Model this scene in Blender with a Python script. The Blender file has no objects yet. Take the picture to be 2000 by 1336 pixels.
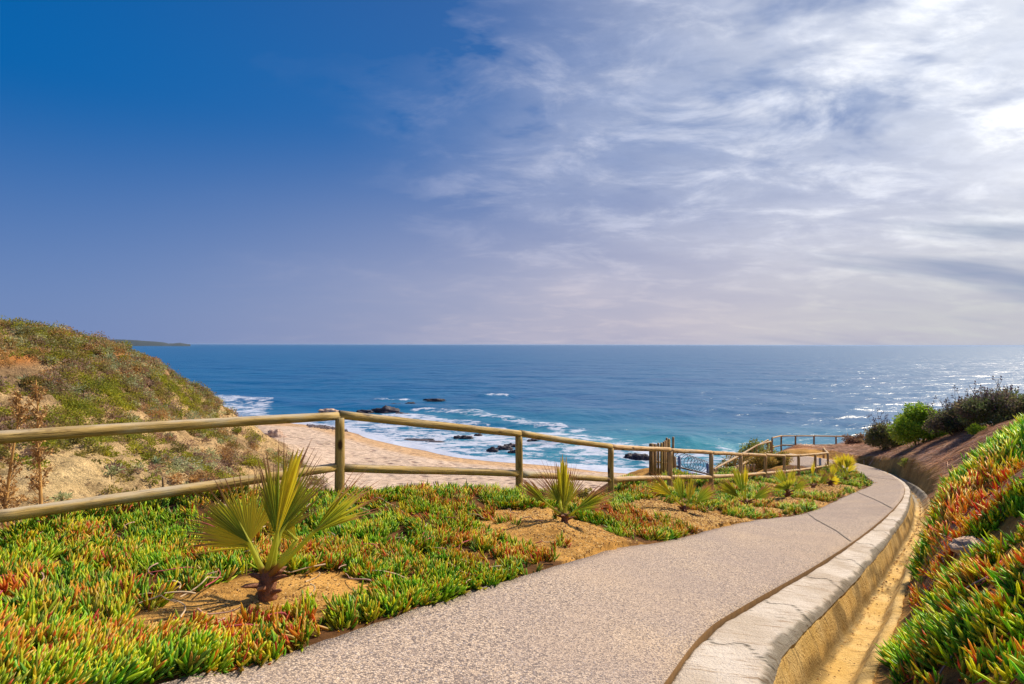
import bpy, math, random
import numpy as np
from mathutils import Vector, Matrix, Quaternion, noise as mnoise

R = math.radians
rng = np.random.default_rng(11)
random.seed(5)
sc = bpy.context.scene
COL = sc.collection

# ------------------------------------------------------------------ camera
F = 1111.0
CZ = 20.0
cam_d = bpy.data.cameras.new('camera'); cam = bpy.data.objects.new('camera', cam_d); COL.objects.link(cam)
cam_d.lens = 20.0; cam_d.sensor_width = 36.0; cam_d.clip_start = 0.05; cam_d.clip_end = 90000
ROLL = 0.0022; PITCH = 5.0 / F
CR = (Matrix.Rotation(math.pi / 2 + PITCH, 3, 'X') @ Matrix.Rotation(ROLL, 3, 'Z'))
cam.matrix_world = Matrix.Translation((0, 0, CZ)) @ CR.to_4x4()
sc.camera = cam
CRn = np.array(CR)

# ------------------------------------------------------------------ sun + sky
SUN_AZ, SUN_EL = R(54), R(44)            # azimuth measured from +Y towards +X
sun_dir = Vector((math.sin(SUN_AZ) * math.cos(SUN_EL), math.cos(SUN_AZ) * math.cos(SUN_EL), math.sin(SUN_EL)))
sl = bpy.data.lights.new('sun', 'SUN'); sl.energy = 4.15; sl.angle = R(1.6); sl.color = (1.0, 0.86, 0.66)
so = bpy.data.objects.new('sun', sl); COL.objects.link(so)
so.rotation_mode = 'QUATERNION'; so.rotation_quaternion = sun_dir.to_track_quat('Z', 'Y'); so.location = (0, 0, 60)
sc.view_settings.view_transform = 'Standard'; sc.view_settings.look = 'None'
sc.view_settings.exposure = 0.70; sc.view_settings.gamma = 1.0
sc.cycles.max_bounces = 6; sc.cycles.transparent_max_bounces = 8
try: sc.cycles.use_denoising = True
except Exception: pass

class NT:
    """small node-tree helper"""
    def __init__(s, nt): s.nt = nt; s.n = nt.nodes; s.l = nt.links
    def new(s, t, **kw):
        n = s.n.new(t)
        for k, v in kw.items(): setattr(n, k, v)
        return n
    def put(s, sock, v):
        if v is None: return
        if isinstance(v, bpy.types.NodeSocket): s.l.new(v, sock)
        elif isinstance(v, (tuple, list)) and sock.type == 'RGBA' and len(v) == 3: sock.default_value = (*v, 1)
        else: sock.default_value = v
    def math(s, op, a, b=0.0, c=None, clamp=False):
        n = s.new('ShaderNodeMath', operation=op, use_clamp=clamp); s.put(n.inputs[0], a); s.put(n.inputs[1], b)
        if c is not None: s.put(n.inputs[2], c)
        return n.outputs[0]
    def vmath(s, op, a, b=None, scale=None):
        n = s.new('ShaderNodeVectorMath', operation=op); s.put(n.inputs[0], a)
        if b is not None: s.put(n.inputs[1], b)
        if scale is not None: s.put(n.inputs['Scale'], scale)
        return n.outputs['Value'] if op in ('DOT_PRODUCT', 'LENGTH') else n.outputs[0]
    def mix(s, f, a, b, mode='MIX'):
        n = s.new('ShaderNodeMix', data_type='RGBA', blend_type=mode); n.clamp_factor = True
        s.put(n.inputs[0], f); s.put(n.inputs[6], a); s.put(n.inputs[7], b); return n.outputs[2]
    def noise(s, vec, scale, detail=4, rough=0.55, dist=0.0, col=False):
        n = s.new('ShaderNodeTexNoise'); s.put(n.inputs['Vector'], vec)
        n.inputs['Scale'].default_value = scale; n.inputs['Detail'].default_value = detail
        n.inputs['Roughness'].default_value = rough; n.inputs['Distortion'].default_value = dist
        return n.outputs['Color'] if col else n.outputs[0]
    def vor(s, vec, scale, feature='F1', out='Distance', rand=1.0):
        n = s.new('ShaderNodeTexVoronoi', feature=feature); s.put(n.inputs['Vector'], vec)
        n.inputs['Scale'].default_value = scale; n.inputs['Randomness'].default_value = rand
        return n.outputs[out]
    def ramp(s, f, stops, interp='LINEAR'):
        n = s.new('ShaderNodeValToRGB'); n.color_ramp.interpolation = interp
        e = n.color_ramp.elements
        while len(e) > 1: e.remove(e[0])
        e[0].position = stops[0][0]; e[0].color = (*stops[0][1], 1) if len(stops[0][1]) == 3 else stops[0][1]
        for p, c in stops[1:]:
            k = e.new(p); k.color = (*c, 1)
        s.put(n.inputs[0], f); return n.outputs[0]
    def sstep(s, v, a, b):
        n = s.new('ShaderNodeMapRange', interpolation_type='SMOOTHSTEP'); s.put(n.inputs[0], v)
        s.put(n.inputs[1], a); s.put(n.inputs[2], b); return n.outputs[0]
    def scale(s, vec, v):
        n = s.new('ShaderNodeMapping'); s.put(n.inputs[0], vec); n.inputs['Scale'].default_value = v; return n.outputs[0]
    def rotscale(s, vec, rot, v):
        n = s.new('ShaderNodeMapping'); s.put(n.inputs[0], vec); n.inputs['Rotation'].default_value = rot
        n.inputs['Scale'].default_value = v; return n.outputs[0]
    def attr(s, name, out='Color'):
        n = s.new('ShaderNodeAttribute'); n.attribute_name = name; return n.outputs[out]
    def bump(s, h, strength=0.5, dist=0.02, nrm=None):
        n = s.new('ShaderNodeBump'); n.inputs['Strength'].default_value = strength
        n.inputs['Distance'].default_value = dist; s.put(n.inputs['Height'], h)
        if nrm is not None: s.put(n.inputs['Normal'], nrm)
        return n.outputs[0]

world = bpy.data.worlds.new('World'); sc.world = world; world.use_nodes = True
w = NT(world.node_tree); w.n.clear()
def build_sky():
    out = w.new('ShaderNodeOutputWorld'); bg = w.new('ShaderNodeBackground'); w.l.new(bg.outputs[0], out.inputs[0])
    sky = w.new('ShaderNodeTexSky', sky_type='NISHITA'); sky.sun_disc = False
    sky.sun_elevation = SUN_EL; sky.sun_rotation = SUN_AZ
    sky.air_density = 1.0; sky.dust_density = 1.6; sky.ozone_density = 3.0
    tc = w.new('ShaderNodeTexCoord').outputs['Generated']
    d = w.vmath('NORMALIZE', tc)
    sep = w.new('ShaderNodeSeparateXYZ'); w.l.new(d, sep.inputs[0])
    x, y, z = sep.outputs
    zc = w.math('MAXIMUM', z, 0.0)
    az = w.math('ARCTAN2', x, y)                       # 0 ahead, + to the sun's side
    # the physical sky, graded towards the deep saturated blue and lilac haze of the day
    up = w.sstep(zc, -0.04, 0.36)
    grad = w.mix(up, (1.15, 1.72, 3.35), (0.0, 0.82, 2.75))
    grad = w.mix(w.sstep(zc, 0.35, 0.62), grad, (0.0, 0.62, 2.3))
    warm = w.sstep(az, -0.85, 0.45)
    low = w.sstep(zc, 0.40, 0.02)
    grad = w.mix(w.math('MULTIPLY', warm, w.math('ADD', w.math('MULTIPLY', low, 0.78), 0.10)), grad, (3.35, 3.2, 3.95))
    hs = w.new('ShaderNodeHueSaturation'); hs.inputs['Saturation'].default_value = 1.4; hs.inputs['Value'].default_value = 0.30
    w.l.new(sky.outputs[0], hs.inputs['Color'])
    clear = w.mix(0.12, grad, hs.outputs[0])
    # clouds laid on a flat layer overhead
    inv = w.math('DIVIDE', 1.0, w.math('ADD', zc, 0.22))
    cv = w.new('ShaderNodeCombineXYZ'); w.l.new(w.math('MULTIPLY', x, inv), cv.inputs[0]); w.l.new(w.math('MULTIPLY', y, inv), cv.inputs[1])
    p = cv.outputs[0]
    sheet = w.noise(w.rotscale(p, (0, 0, 0.9), (0.7, 1.5, 1)), 1.15, 8, 0.60, 0.25)
    puff = w.noise(w.rotscale(p, (0, 0, 0.6), (0.9, 1.35, 1)), 3.1, 8, 0.62, 0.4)
    big = w.noise(p, 0.9, 3, 0.5)
    cover = w.sstep(w.math('ADD', az, w.math('MULTIPLY', w.math('SUBTRACT', big, 0.5), 1.5)), -0.45, 0.95)
    m1 = w.math('ADD', w.math('MULTIPLY', cover, 1.05), w.math('MULTIPLY', w.math('SUBTRACT', sheet, 0.55), w.math('ADD', 0.35, w.math('MULTIPLY', cover, 1.5))))
    m2 = w.math('MULTIPLY', w.sstep(puff, 0.45, 0.70), w.sstep(w.math('ADD', az, w.math('MULTIPLY', w.math('SUBTRACT', big, 0.5), 1.6)), -0.50, 0.10))
    hole = w.math('MULTIPLY', w.sstep(w.noise(w.rotscale(p, (0, 0, 0.8), (1.0, 1.5, 1)), 1.7, 5, 0.6, 0.3), 0.50, 0.66), w.math('MULTIPLY', w.sstep(zc, 0.12, 0.34), 0.30))
    mask = w.math('SUBTRACT', w.math('ADD', w.math('MULTIPLY', m1, 0.80), w.math('MULTIPLY', m2, 0.36)), hole, clamp=True)
    mask = w.math('MULTIPLY', mask, w.sstep(az, -0.75, 0.25))
    sd = w.vmath('DOT_PRODUCT', d, tuple(Vector((math.sin(R(46)) * math.cos(R(27)), math.cos(R(46)) * math.cos(R(27)), math.sin(R(27))))))
    near = w.math('POWER', w.math('MAXIMUM', sd, 0.0), 6.5)
    ccol = w.mix(near, (3.3, 3.5, 4.6), (7.8, 7.9, 8.0))
    fleck = w.noise(w.rotscale(p, (0, 0, 0.6), (0.9, 1.2, 1)), 9.0, 6, 0.65, 0.3)
    ccol = w.mix(w.math('MULTIPLY', w.sstep(fleck, 0.42, 0.64), 0.6), w.vmath('SCALE', ccol, scale=0.93), w.vmath('SCALE', ccol, scale=1.07))
    ccol = w.mix(w.math('MULTIPLY', w.sstep(puff, 0.40, 0.66), 0.5), w.vmath('SCALE', ccol, scale=0.93), w.vmath('SCALE', ccol, scale=1.12))
    ccol = w.mix(w.sstep(zc, 0.24, 0.02), ccol, w.mix(w.sstep(az, 0.1, 0.75), (4.0, 3.6, 3.95), (3.7, 3.75, 3.85)))
    # blue-grey underside streaks low on the sun's side
    dark = w.math('MULTIPLY', w.sstep(w.noise(w.rotscale(p, (0, 0, 0.7), (0.35, 1.5, 1)), 1.0, 5, 0.5, 0.3), 0.52, 0.66), w.math('MULTIPLY', w.sstep(az, 0.2, 0.6), w.sstep(zc, 0.50, 0.2)))
    ccol = w.mix(w.math('MULTIPLY', dark, 0.92), ccol, (1.7, 2.15, 3.1))
    res = w.mix(mask, clear, ccol)
    w.l.new(res, bg.inputs[0]); bg.inputs[1].default_value = 0.1
build_sky()

# ------------------------------------------------------------------ geometry helpers
def W(px, py, Y):
    """photo pixel + distance ahead -> world point"""
    v = CRn @ np.array([(px - 1000) / F, -(py - 668) / F, -1.0])
    v = v * (Y / v[1]); return np.array([v[0], v[1], v[2] + CZ])
def WZ(px, py, z):
    v = CRn @ np.array([(px - 1000) / F, -(py - 668) / F, -1.0])
    v = v * ((z - CZ) / v[2]); return np.array([v[0], v[1], z])
def proj(P):
    q = (np.asarray(P, float) - np.array([0, 0, CZ])) @ CRn
    dz = np.maximum(-q[:, 2], 1e-3)
    return 1000 + F * q[:, 0] / dz, 668 - F * q[:, 1] / dz, dz

def smooth(t): t = np.clip(t, 0, 1); return t * t * (3 - 2 * t)
_perm = np.random.default_rng(3).permutation(512)
def vnoise(x, y, seed=0):
    x = np.asarray(x, float) + seed * 37.17; y = np.asarray(y, float) - seed * 11.3
    xi = np.floor(x).astype(int); yi = np.floor(y).astype(int); fx = x - xi; fy = y - yi
    fx = fx * fx * (3 - 2 * fx); fy = fy * fy * (3 - 2 * fy)
    def h(a, b): return _perm[(_perm[a & 511] + b) & 511] / 511.0
    return (h(xi, yi) * (1 - fx) + h(xi + 1, yi) * fx) * (1 - fy) + (h(xi, yi + 1) * (1 - fx) + h(xi + 1, yi + 1) * fx) * fy
def fbm(x, y, oct=4, seed=0, gain=0.5):
    s = 0; a = 1; t = 0
    for k in range(oct):
        s = s + a * vnoise(x * 2 ** k, y * 2 ** k, seed + k); t += a; a *= gain
    return s / t

def mesh_np(name, V, faces, mat=None, parent=None, smooth_=True, cols=None, attrs=None):
    """V (n,3); faces: list of (m,k) int arrays; cols: (n,3) -> colour attribute 'tint'"""
    me = bpy.data.meshes.new(name)
    V = np.asarray(V, np.float32)
    me.vertices.add(len(V)); me.vertices.foreach_set('co', V.ravel())
    if not isinstance(faces, (list, tuple)) : faces = [faces]
    faces = [np.asarray(f, np.int32) for f in faces if len(f)]
    nl = sum(f.size for f in faces); npoly = sum(len(f) for f in faces)
    me.loops.add(nl); me.polygons.add(npoly)
    me.loops.foreach_set('vertex_index', np.concatenate([f.ravel() for f in faces]))
    sizes = np.concatenate([np.full(len(f), f.shape[1], np.int32) for f in faces])
    st = np.concatenate([[0], np.cumsum(sizes)[:-1]]).astype(np.int32)
    me.polygons.foreach_set('loop_start', st)
    if smooth_: me.polygons.foreach_set('use_smooth', np.ones(npoly, bool))
    me.update(calc_edges=True)
    if cols is not None:
        a = me.color_attributes.new('tint', 'FLOAT_COLOR', 'POINT')
        a.data.foreach_set('color', np.concatenate([cols, np.ones((len(cols), 1))], 1).astype(np.float32).ravel())
    for k, v in (attrs or {}).items():
        a = me.attributes.new(k, 'FLOAT', 'POINT'); a.data.foreach_set('value', np.asarray(v, np.float32))
    if mat: me.materials.append(mat)
    o = bpy.data.objects.new(name, me); COL.objects.link(o)
    if parent: o.parent = parent
    return o
def tag(o, label=None, cat=None, group=None, kind=None):
    if label: o['label'] = label
    if cat: o['category'] = cat
    if group: o['group'] = group
    if kind: o['kind'] = kind
    return o
def empty(name, loc):
    o = bpy.data.objects.new(name, None); COL.objects.link(o); o.location = Vector(loc); o.empty_display_size = 0.2
    return o
def grid_faces(nr, nc, wrap=False):
    i = np.arange(nr - 1)[:, None]; j = np.arange(nc if wrap else nc - 1)[None, :]
    j2 = (j + 1) % nc
    return np.stack([i * nc + j, i * nc + j2, (i + 1) * nc + j2, (i + 1) * nc + j], -1).reshape(-1, 4)
def catmull(P, n=14):
    P = np.asarray(P, float); out = []
    Q = np.vstack([2 * P[0] - P[1], P, 2 * P[-1] - P[-2]])
    for i in range(1, len(Q) - 2):
        t = np.linspace(0, 1, n, endpoint=False)[:, None]
        a, b, c, d = Q[i - 1], Q[i], Q[i + 1], Q[i + 2]
        out.append(0.5 * (2 * b + (c - a) * t + (2 * a - 5 * b + 4 * c - d) * t ** 2 + (3 * b - a - 3 * c + d) * t ** 3))
    out.append(P[-1:]); return np.vstack(out)
def resample(P, n):
    P = np.asarray(P); s = np.concatenate([[0], np.cumsum(np.linalg.norm(np.diff(P[:, :2], axis=0), axis=1))])
    t = np.linspace(0, s[-1], n); return np.stack([np.interp(t, s, P[:, k]) for k in range(P.shape[1])], 1)
def side_dist(x, y, P):
    """signed distance to polyline P (positive on its right), its z and arclength there"""
    x = x.ravel(); y = y.ravel(); D = np.full(x.shape, 1e18); Z = np.zeros_like(D); S = np.zeros_like(D); SG = np.ones_like(D)
    s0 = 0.0
    for a, b in zip(P[:-1], P[1:]):
        dx, dy = b[0] - a[0], b[1] - a[1]; L2 = dx * dx + dy * dy + 1e-12
        t = np.clip(((x - a[0]) * dx + (y - a[1]) * dy) / L2, 0, 1)
        ex = x - a[0] - t * dx; ey = y - a[1] - t * dy; d2 = ex * ex + ey * ey
        m = d2 < D
        D = np.where(m, d2, D); Z = np.where(m, a[2] + t * (b[2] - a[2]), Z); S = np.where(m, s0 + t * math.sqrt(L2), S)
        SG = np.where(m, np.sign(dy * ex - dx * ey + 1e-12), SG); s0 += math.sqrt(L2)
    return np.sqrt(D) * SG, Z, S

# ------------------------------------------------------------------ path edges, fence line
def A(x, y, Z): return np.array([x, y, CZ + Z])
PLk = [A(-4.6, -3.0, -0.55), A(-3.1, 0.4, -1.08), W(300, 1340, 2.42), W(440, 1315, 2.66), W(700, 1228, 3.45), W(940, 1150, 4.46), W(1200, 1072, 6.65), W(1304, 1056, 7.75),
       W(1457, 1019, 10.7), W(1577, 1001, 13.4), W(1655, 967, 18.2), W(1703, 946, 22.0), W(1694, 933, 24.6), W(1668, 921, 27.4), W(1630, 914, 29.6), W(1570, 911, 31), W(1520, 910, 31.5)]
PRk = [A(-2.9, -3.6, -0.62), A(-1.2, -0.6, -1.12), W(1190, 1480, 2.35), W(1295, 1336, 3.2), W(1370, 1240, 4.1), W(1440, 1190, 4.9), W(1600, 1100, 7.3), W(1690, 1040, 9.9),
       W(1748, 990, 13.2), W(1766, 962, 16.6), W(1762, 944, 20.5), W(1740, 928, 24.6), W(1708, 914, 28.2), W(1665, 902, 31.8), W(1630, 893, 34), W(1590, 886, 35.5), W(1540, 885, 36)]
NP_ = 260
PL = catmull(PLk, 16); PR = catmull(PRk, 16)
fence_px = [(-60, 860, 4.75), (662, 811, 7.3), (1015, 846, 9.3), (1193, 872, 11.3), (1308, 879, 13.7), (1389, 884.5, 15.8), (1447, 888, 18.6), (1494, 889, 21),
            (1532, 889.5, 23.3), (1560, 889.5, 25.4), (1592, 887.5, 27.8), (1617, 885, 30)]
FT = [W(*p) for p in fence_px]
FB = np.array([f - np.array([0, 0, 1.02]) for f in FT])
FL = np.vstack([A(-8.5, 1.2, -1.6), FB])

# ------------------------------------------------------------------ terrain heights
ctrl = []
for P in (PL[::14], PR[::14]): ctrl += [p for p in P]
ctrl += [p for p in FB]
for px, py, Y in [  # carpet and lip
    (0, 1336, 2.3), (0, 1110, 4.1), (0, 1058, 5.0), (300, 1055, 5.2), (100, 1055, 4.9), (200, 1155, 3.8), (600, 1045, 5.6), (750, 1055, 5.7), (900, 1008, 7.2), (0, 1205, 3.1), (200, 1305, 2.6), (180, 1008, 5.9), (350, 984, 6.6), (520, 977, 7.1), (830, 966, 8.6),
    (560, 1140, 4.0), (1103, 1040, 7.2), (1338, 1008, 10.5), (1457, 996, 13.4), (1538, 977, 15.6), (1588, 955, 19.5), (1625, 950, 20.5),
    # sandy shelf beyond the gate, viewpoint
    (1220, 928, 17), (1180, 945, 13.6), (1290, 925, 18), (1350, 940, 18), (1400, 925, 22), (1470, 926, 27), (1500, 918, 30), (1540, 880, 38), (1560, 869, 41), (1600, 874, 40), (1520, 884, 37), (1650, 880, 40),
    # right bank, iceplant ridge
    (2000, 1400, 2.25), (2000, 1250, 2.9), (2000, 1089, 3.7), (2000, 929, 5), (2000, 844, 6.6), (1950, 884, 7), (1900, 930, 7.9), (1838, 958, 9.2), (1800, 985, 10.3), (1800, 1040, 8.6), (1775, 1030, 9.6),
    (1900, 1243, 3.35), (1880, 1079, 5), (1830, 1149, 4.9), (1850, 1350, 2.9), (1780, 1209, 4.9), (1920, 985, 5.8),
    # dry slope
    (1845, 925, 17.5), (1850, 897, 20.5), (1900, 860, 20), (1960, 845, 17.5), (1800, 882, 25.5), (1755, 884, 29), (1722, 878, 33), (1690, 870, 38),
    (2000, 826, 22), (1900, 838, 26), (1800, 862, 30), (1740, 864, 34), (1700, 864, 39), (1660, 866, 42),
    (1940, 905, 12.5),
    # beach
    (540, 842, 121), (510, 838, 124), (560, 868, 104), (700, 940, 76), (900, 950, 72), (1100, 950, 68), (1250, 930, 75), (640, 905, 86), (800, 900, 90), (600, 872, 102), (660, 860, 108), (1000, 925, 80),
    # left hill
    (0, 650, 60), (90, 657, 62), (180, 670, 66), (245, 690, 70), (330, 724, 76), (400, 768, 82), (450, 812, 88), (487, 840, 92),
    (0, 760, 46), (120, 760, 52), (250, 780, 60), (350, 800, 70), (430, 850, 76), (510, 900, 74),
    (0, 880, 33), (150, 880, 38), (300, 880, 47), (420, 905, 58), (560, 950, 60), (640, 965, 62), (460, 960, 46),
    (0, 980, 25), (150, 975, 29), (300, 960, 36), (-300, 760, 40), (-300, 600, 62), (-300, 900, 27)]:
    ctrl.append(W(px, py, Y))
ctrl += [A(*p) for p in [(0, 0, -1.55), (2.5, -1.5, -1.1), (5, 1, -0.6), (-4, 0, -1.25), (-7, 1, -1.5), (-8, 4.2, -1.75), (9, 3, 0.4), (13, 8, 0.3), (20, 12, -0.2), (28, 10, 0.5), (30, 20, -2.6),
    (-3.4, 9.5, -4.6), (-6, 8.4, -5.2), (-10, 8, -6.5), (-0.6, 12.2, -5.2), (0.6, 14.5, -6.0), (0.5, 19, -9), (-4, 15, -9), (-10, 16, -13), (-14, 22, -15), (-18, 26, -14), (-10, 32, -17),
    (-4, 24, -14), (3, 26, -13), (8, 32, -14), (12, 38, -14), (16, 46, -14), (0, 36, -17.2), (-12, 46, -17.2), (4, 50, -17.6), (16, 54, -17), (26, 56, -15), (32, 48, -13), (36, 36, -10), (44, 24, -9), (55, 40, -22), (60, 10, -8),
    (-20, 60, -17.4), (-8, 60, -17.8), (25, 62, -18.2),
    (10.5, 28.5, -9), (7.5, 23.5, -8), (14.5, 36, -9.5), (21, 44, -8.6), (26, 42, -8.0), (24, 46, -12),
    (-75, 60, 4), (-100, 40, 5), (-70, 95, -8), (-50, 100, -16), (-62, 118, -22), (-100, 120, -12), (-110, 150, -22), (-60, 30, -4), (-48, 22, -7), (-30, 14, -8), (-20, 8, -6)]]
shore_px = [(400, 812), (470, 822), (560, 826), (650, 834), (700, 848), (760, 866), (830, 880), (890, 893), (960, 901), (1030, 906), (1100, 912), (1170, 921), (1240, 926), (1320, 929), (1420, 932), (1560, 935)]
SH = np.array([WZ(x, y, 0.0) for x, y in shore_px])
ctrl += [p for p in SH]
for k in (1, 3, 5, 7, 9, 11, 13, 15):
    p = SH[k].copy(); p[1] += 14; p[2] = -1.8; ctrl.append(p)
    p = SH[k].copy(); p[1] += 45; p[2] = -5; ctrl.append(p)
ctrl = np.array(ctrl)
_c = 0.7
def _phi(r2): return np.sqrt(r2 + _c * _c)
_n = len(ctrl)
_M = _phi((ctrl[:, None, 0] - ctrl[None, :, 0]) ** 2 + (ctrl[:, None, 1] - ctrl[None, :, 1]) ** 2) - np.eye(_n) * 0.01
_A = np.block([[_M, np.c_[np.ones(_n), ctrl[:, :2]]], [np.c_[np.ones(_n), ctrl[:, :2]].T, np.zeros((3, 3))]])
_w = np.linalg.solve(_A, np.r_[ctrl[:, 2], 0, 0, 0])
def rbf(x, y):
    x = np.asarray(x, float).ravel(); y = np.asarray(y, float).ravel(); out = np.zeros(len(x))
    for i in range(0, len(x), 40000):
        a = x[i:i + 40000, None]; b = y[i:i + 40000, None]
        out[i:i + 40000] = _phi((a - ctrl[:, 0]) ** 2 + (b - ctrl[:, 1]) ** 2) @ _w[:_n] + _w[_n] + a[:, 0] * _w[_n + 1] + b[:, 0] * _w[_n + 2]
    return out
# soil patches (bare sand) : px, py, Y, radius_along, radius_across, mound height
bare_px = [(575, 1142, 3.9, 0.50, 0.29, 0.02), (425, 1182, 3.5, 0.44, 0.26, 0.0), (1110, 1062, 6.9, 0.62, 0.58, 0.16), (1040, 1022, 7.6, 0.6, 0.28, 0.05), (1150, 1095, 6.05, 0.35, 0.22, 0.0),
           (1345, 1015, 10.1, 0.85, 0.75, 0.12), (1420, 1025, 10.3, 0.75, 0.3, 0.0), (1290, 1002, 10.6, 0.45, 0.4, 0.03), (1475, 1000, 13.0, 0.8, 0.45, 0.10),
           (1552, 984, 15.2, 1.0, 0.5, 0.10), (1600, 962, 19.0, 0.9, 0.6, 0.08), (1632, 955, 20.3, 0.9, 0.5, 0.05), (1520, 965, 19, 0.8, 0.4, 0.03)]
BARE = [(W(a, b, c), d * 1.25, e * 1.3, h) for a, b, c, d, e, h in bare_px]
bank_bare = [(W(1860, 1330, 2.7), 0.34, 0.24), (W(1985, 945, 5.2), 0.5, 0.3), (W(1900, 1045, 4.7), 0.5, 0.22), (W(1870, 1090, 4.5), 0.4, 0.16), (W(1840, 1100, 4.7), 0.18, 0.1), (W(1730, 1320, 3.4), 0.3, 0.12), (W(1975, 1010, 4.2), 0.25, 0.12)]
def ell(x, y, c, ra, rb, ang=0.85):
    dx = x - c[0]; dy = y - c[1]; u = dx * math.sin(ang) + dy * math.cos(ang); v = dx * math.cos(ang) - dy * math.sin(ang)
    return np.sqrt((u / ra) ** 2 + (v / rb) ** 2)
def bare_mask(x, y):
    m = np.zeros_like(x); nn = (fbm(x * 3.5, y * 3.5, 3, 5) - 0.5) * 1.3
    for c, ra, rb, h in BARE: m = np.maximum(m, smooth((1.25 - (ell(x, y, c, ra, rb) + nn)) / 0.3))
    for c, ra, rb in bank_bare: m = np.maximum(m, smooth((1.25 - (ell(x, y, c, ra, rb, -0.4) + nn)) / 0.3))
    return m
def in_poly(x, y, P):
    ins = np.zeros(len(x), bool); n = len(P); j = n - 1
    for i in range(n):
        xi, yi, xj, yj = P[i][0], P[i][1], P[j][0], P[j][1]
        if abs(yi - yj) > 1e-9:
            c = ((yi > y) != (yj > y)) & (x < (xj - xi) * (y - yi) / (yj - yi) + xi); ins ^= c
        j = i
    return ins
PATH_POLY = np.vstack([PL[::3], PL[-1:], PR[::-3]])
S_END = float(np.sum(np.linalg.norm(np.diff(catmull(PRk[:14], 16)[:, :2], axis=0), axis=1)))
def wsc(s): return np.interp(s, [8, 12, 16, 24], [1.0, 0.90, 0.70, 0.60])
def terrain(x, y, detail=True):
    shp = np.shape(x); x = np.asarray(x, float).ravel(); y = np.asarray(y, float).ravel()
    z = rbf(x, y)
    near = (x > -9) & (x < 30) & (y > -6) & (y < 42)
    xn, yn = x[near], y[near]; zn = z[near]
    dR, zR, sR = side_dist(xn, yn, PR); dL, zL, sL = side_dist(xn, yn, PL); dL = -dL; dR = dR / wsc(sR)
    t = smooth(dL / 0.9); ins = in_poly(xn, yn, PATH_POLY); dLp = np.abs(dL); out = (~ins) & (dLp < 0.9) & (dR < 0); t = smooth(dLp / 0.9); zn = np.where(out, zn * t + (zL - 0.005) * (1 - t), zn)
    t = smooth((dR - 1.02) / 0.6); rt = (~ins) & (dR > 0) & (dR < 1.63) & (sR < S_END - 0.01); zn = np.where(rt & (dR > 0.9), zn * t + (zR - 0.22) * (1 - t), zn)
    for c, ra, rb, h in BARE:
        if h: zn = zn + h * np.exp(-(ell(xn, yn, c, ra, rb)) ** 2 * 1.3)
    lip = np.where(ins, 0, np.minimum(smooth((dLp - 0.1) / 0.6), smooth((np.abs(dR) - 1.1) / 0.5)))
    if detail: zn = zn + lip * ((fbm(xn * 1.1, yn * 1.1, 3, 9) - 0.5) * 0.10 + (fbm(xn * 5, yn * 5, 2, 3) - 0.5) * 0.055)
    zn = np.where(ins, np.minimum(np.minimum(zL, zR) - 0.10, zn + 5), zn)
    zn = np.where(rt & (dR < 0.99), zR - 0.66, zn)
    z[near] = zn
    if detail:
        far = smooth((np.hypot(x, y) - 12) / 30) * smooth((z - 2.2) / 2.5)
        hill = smooth((-x - 8) / 10) + 0.35 * smooth((x - 20) / 15)
        z = z + far * hill * ((fbm(x / 9, y / 9, 5, 21, 0.55) - 0.5) * 3.2 + (fbm(x / 1.6, y / 1.6, 3, 8, 0.65) - 0.5) * 1.7 - np.abs(fbm((x * 0.8 + y * 0.25) / 2.2, (y - x * 0.5) / 9.0, 3, 57) - 0.5) * 2.2)
        bch = (z < 4.5) & (y > 50); z0_ = z
        z = z + np.where(bch, (fbm(x / 6, y / 6, 3, 2) - 0.5) * 0.35 * smooth((z - 0.3) / 1.2) + (fbm(x * 1.3, y * 1.3, 2, 4) - 0.5) * 0.16 * smooth((z - 0.4) / 0.8), 0)
    return z.reshape(shp)

# ------------------------------------------------------------------ materials
def new_mat(name):
    m = bpy.data.materials.new(name); m.use_nodes = True; t = NT(m.node_tree); t.n.clear()
    o = t.new('ShaderNodeOutputMaterial'); b = t.new('ShaderNodeBsdfPrincipled'); t.l.new(b.outputs[0], o.inputs[0])
    return m, t, b
def obj_coord(t): return t.new('ShaderNodeTexCoord').outputs['Object']
def geo_pos(t): return t.new('ShaderNodeNewGeometry').outputs['Position']

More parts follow.
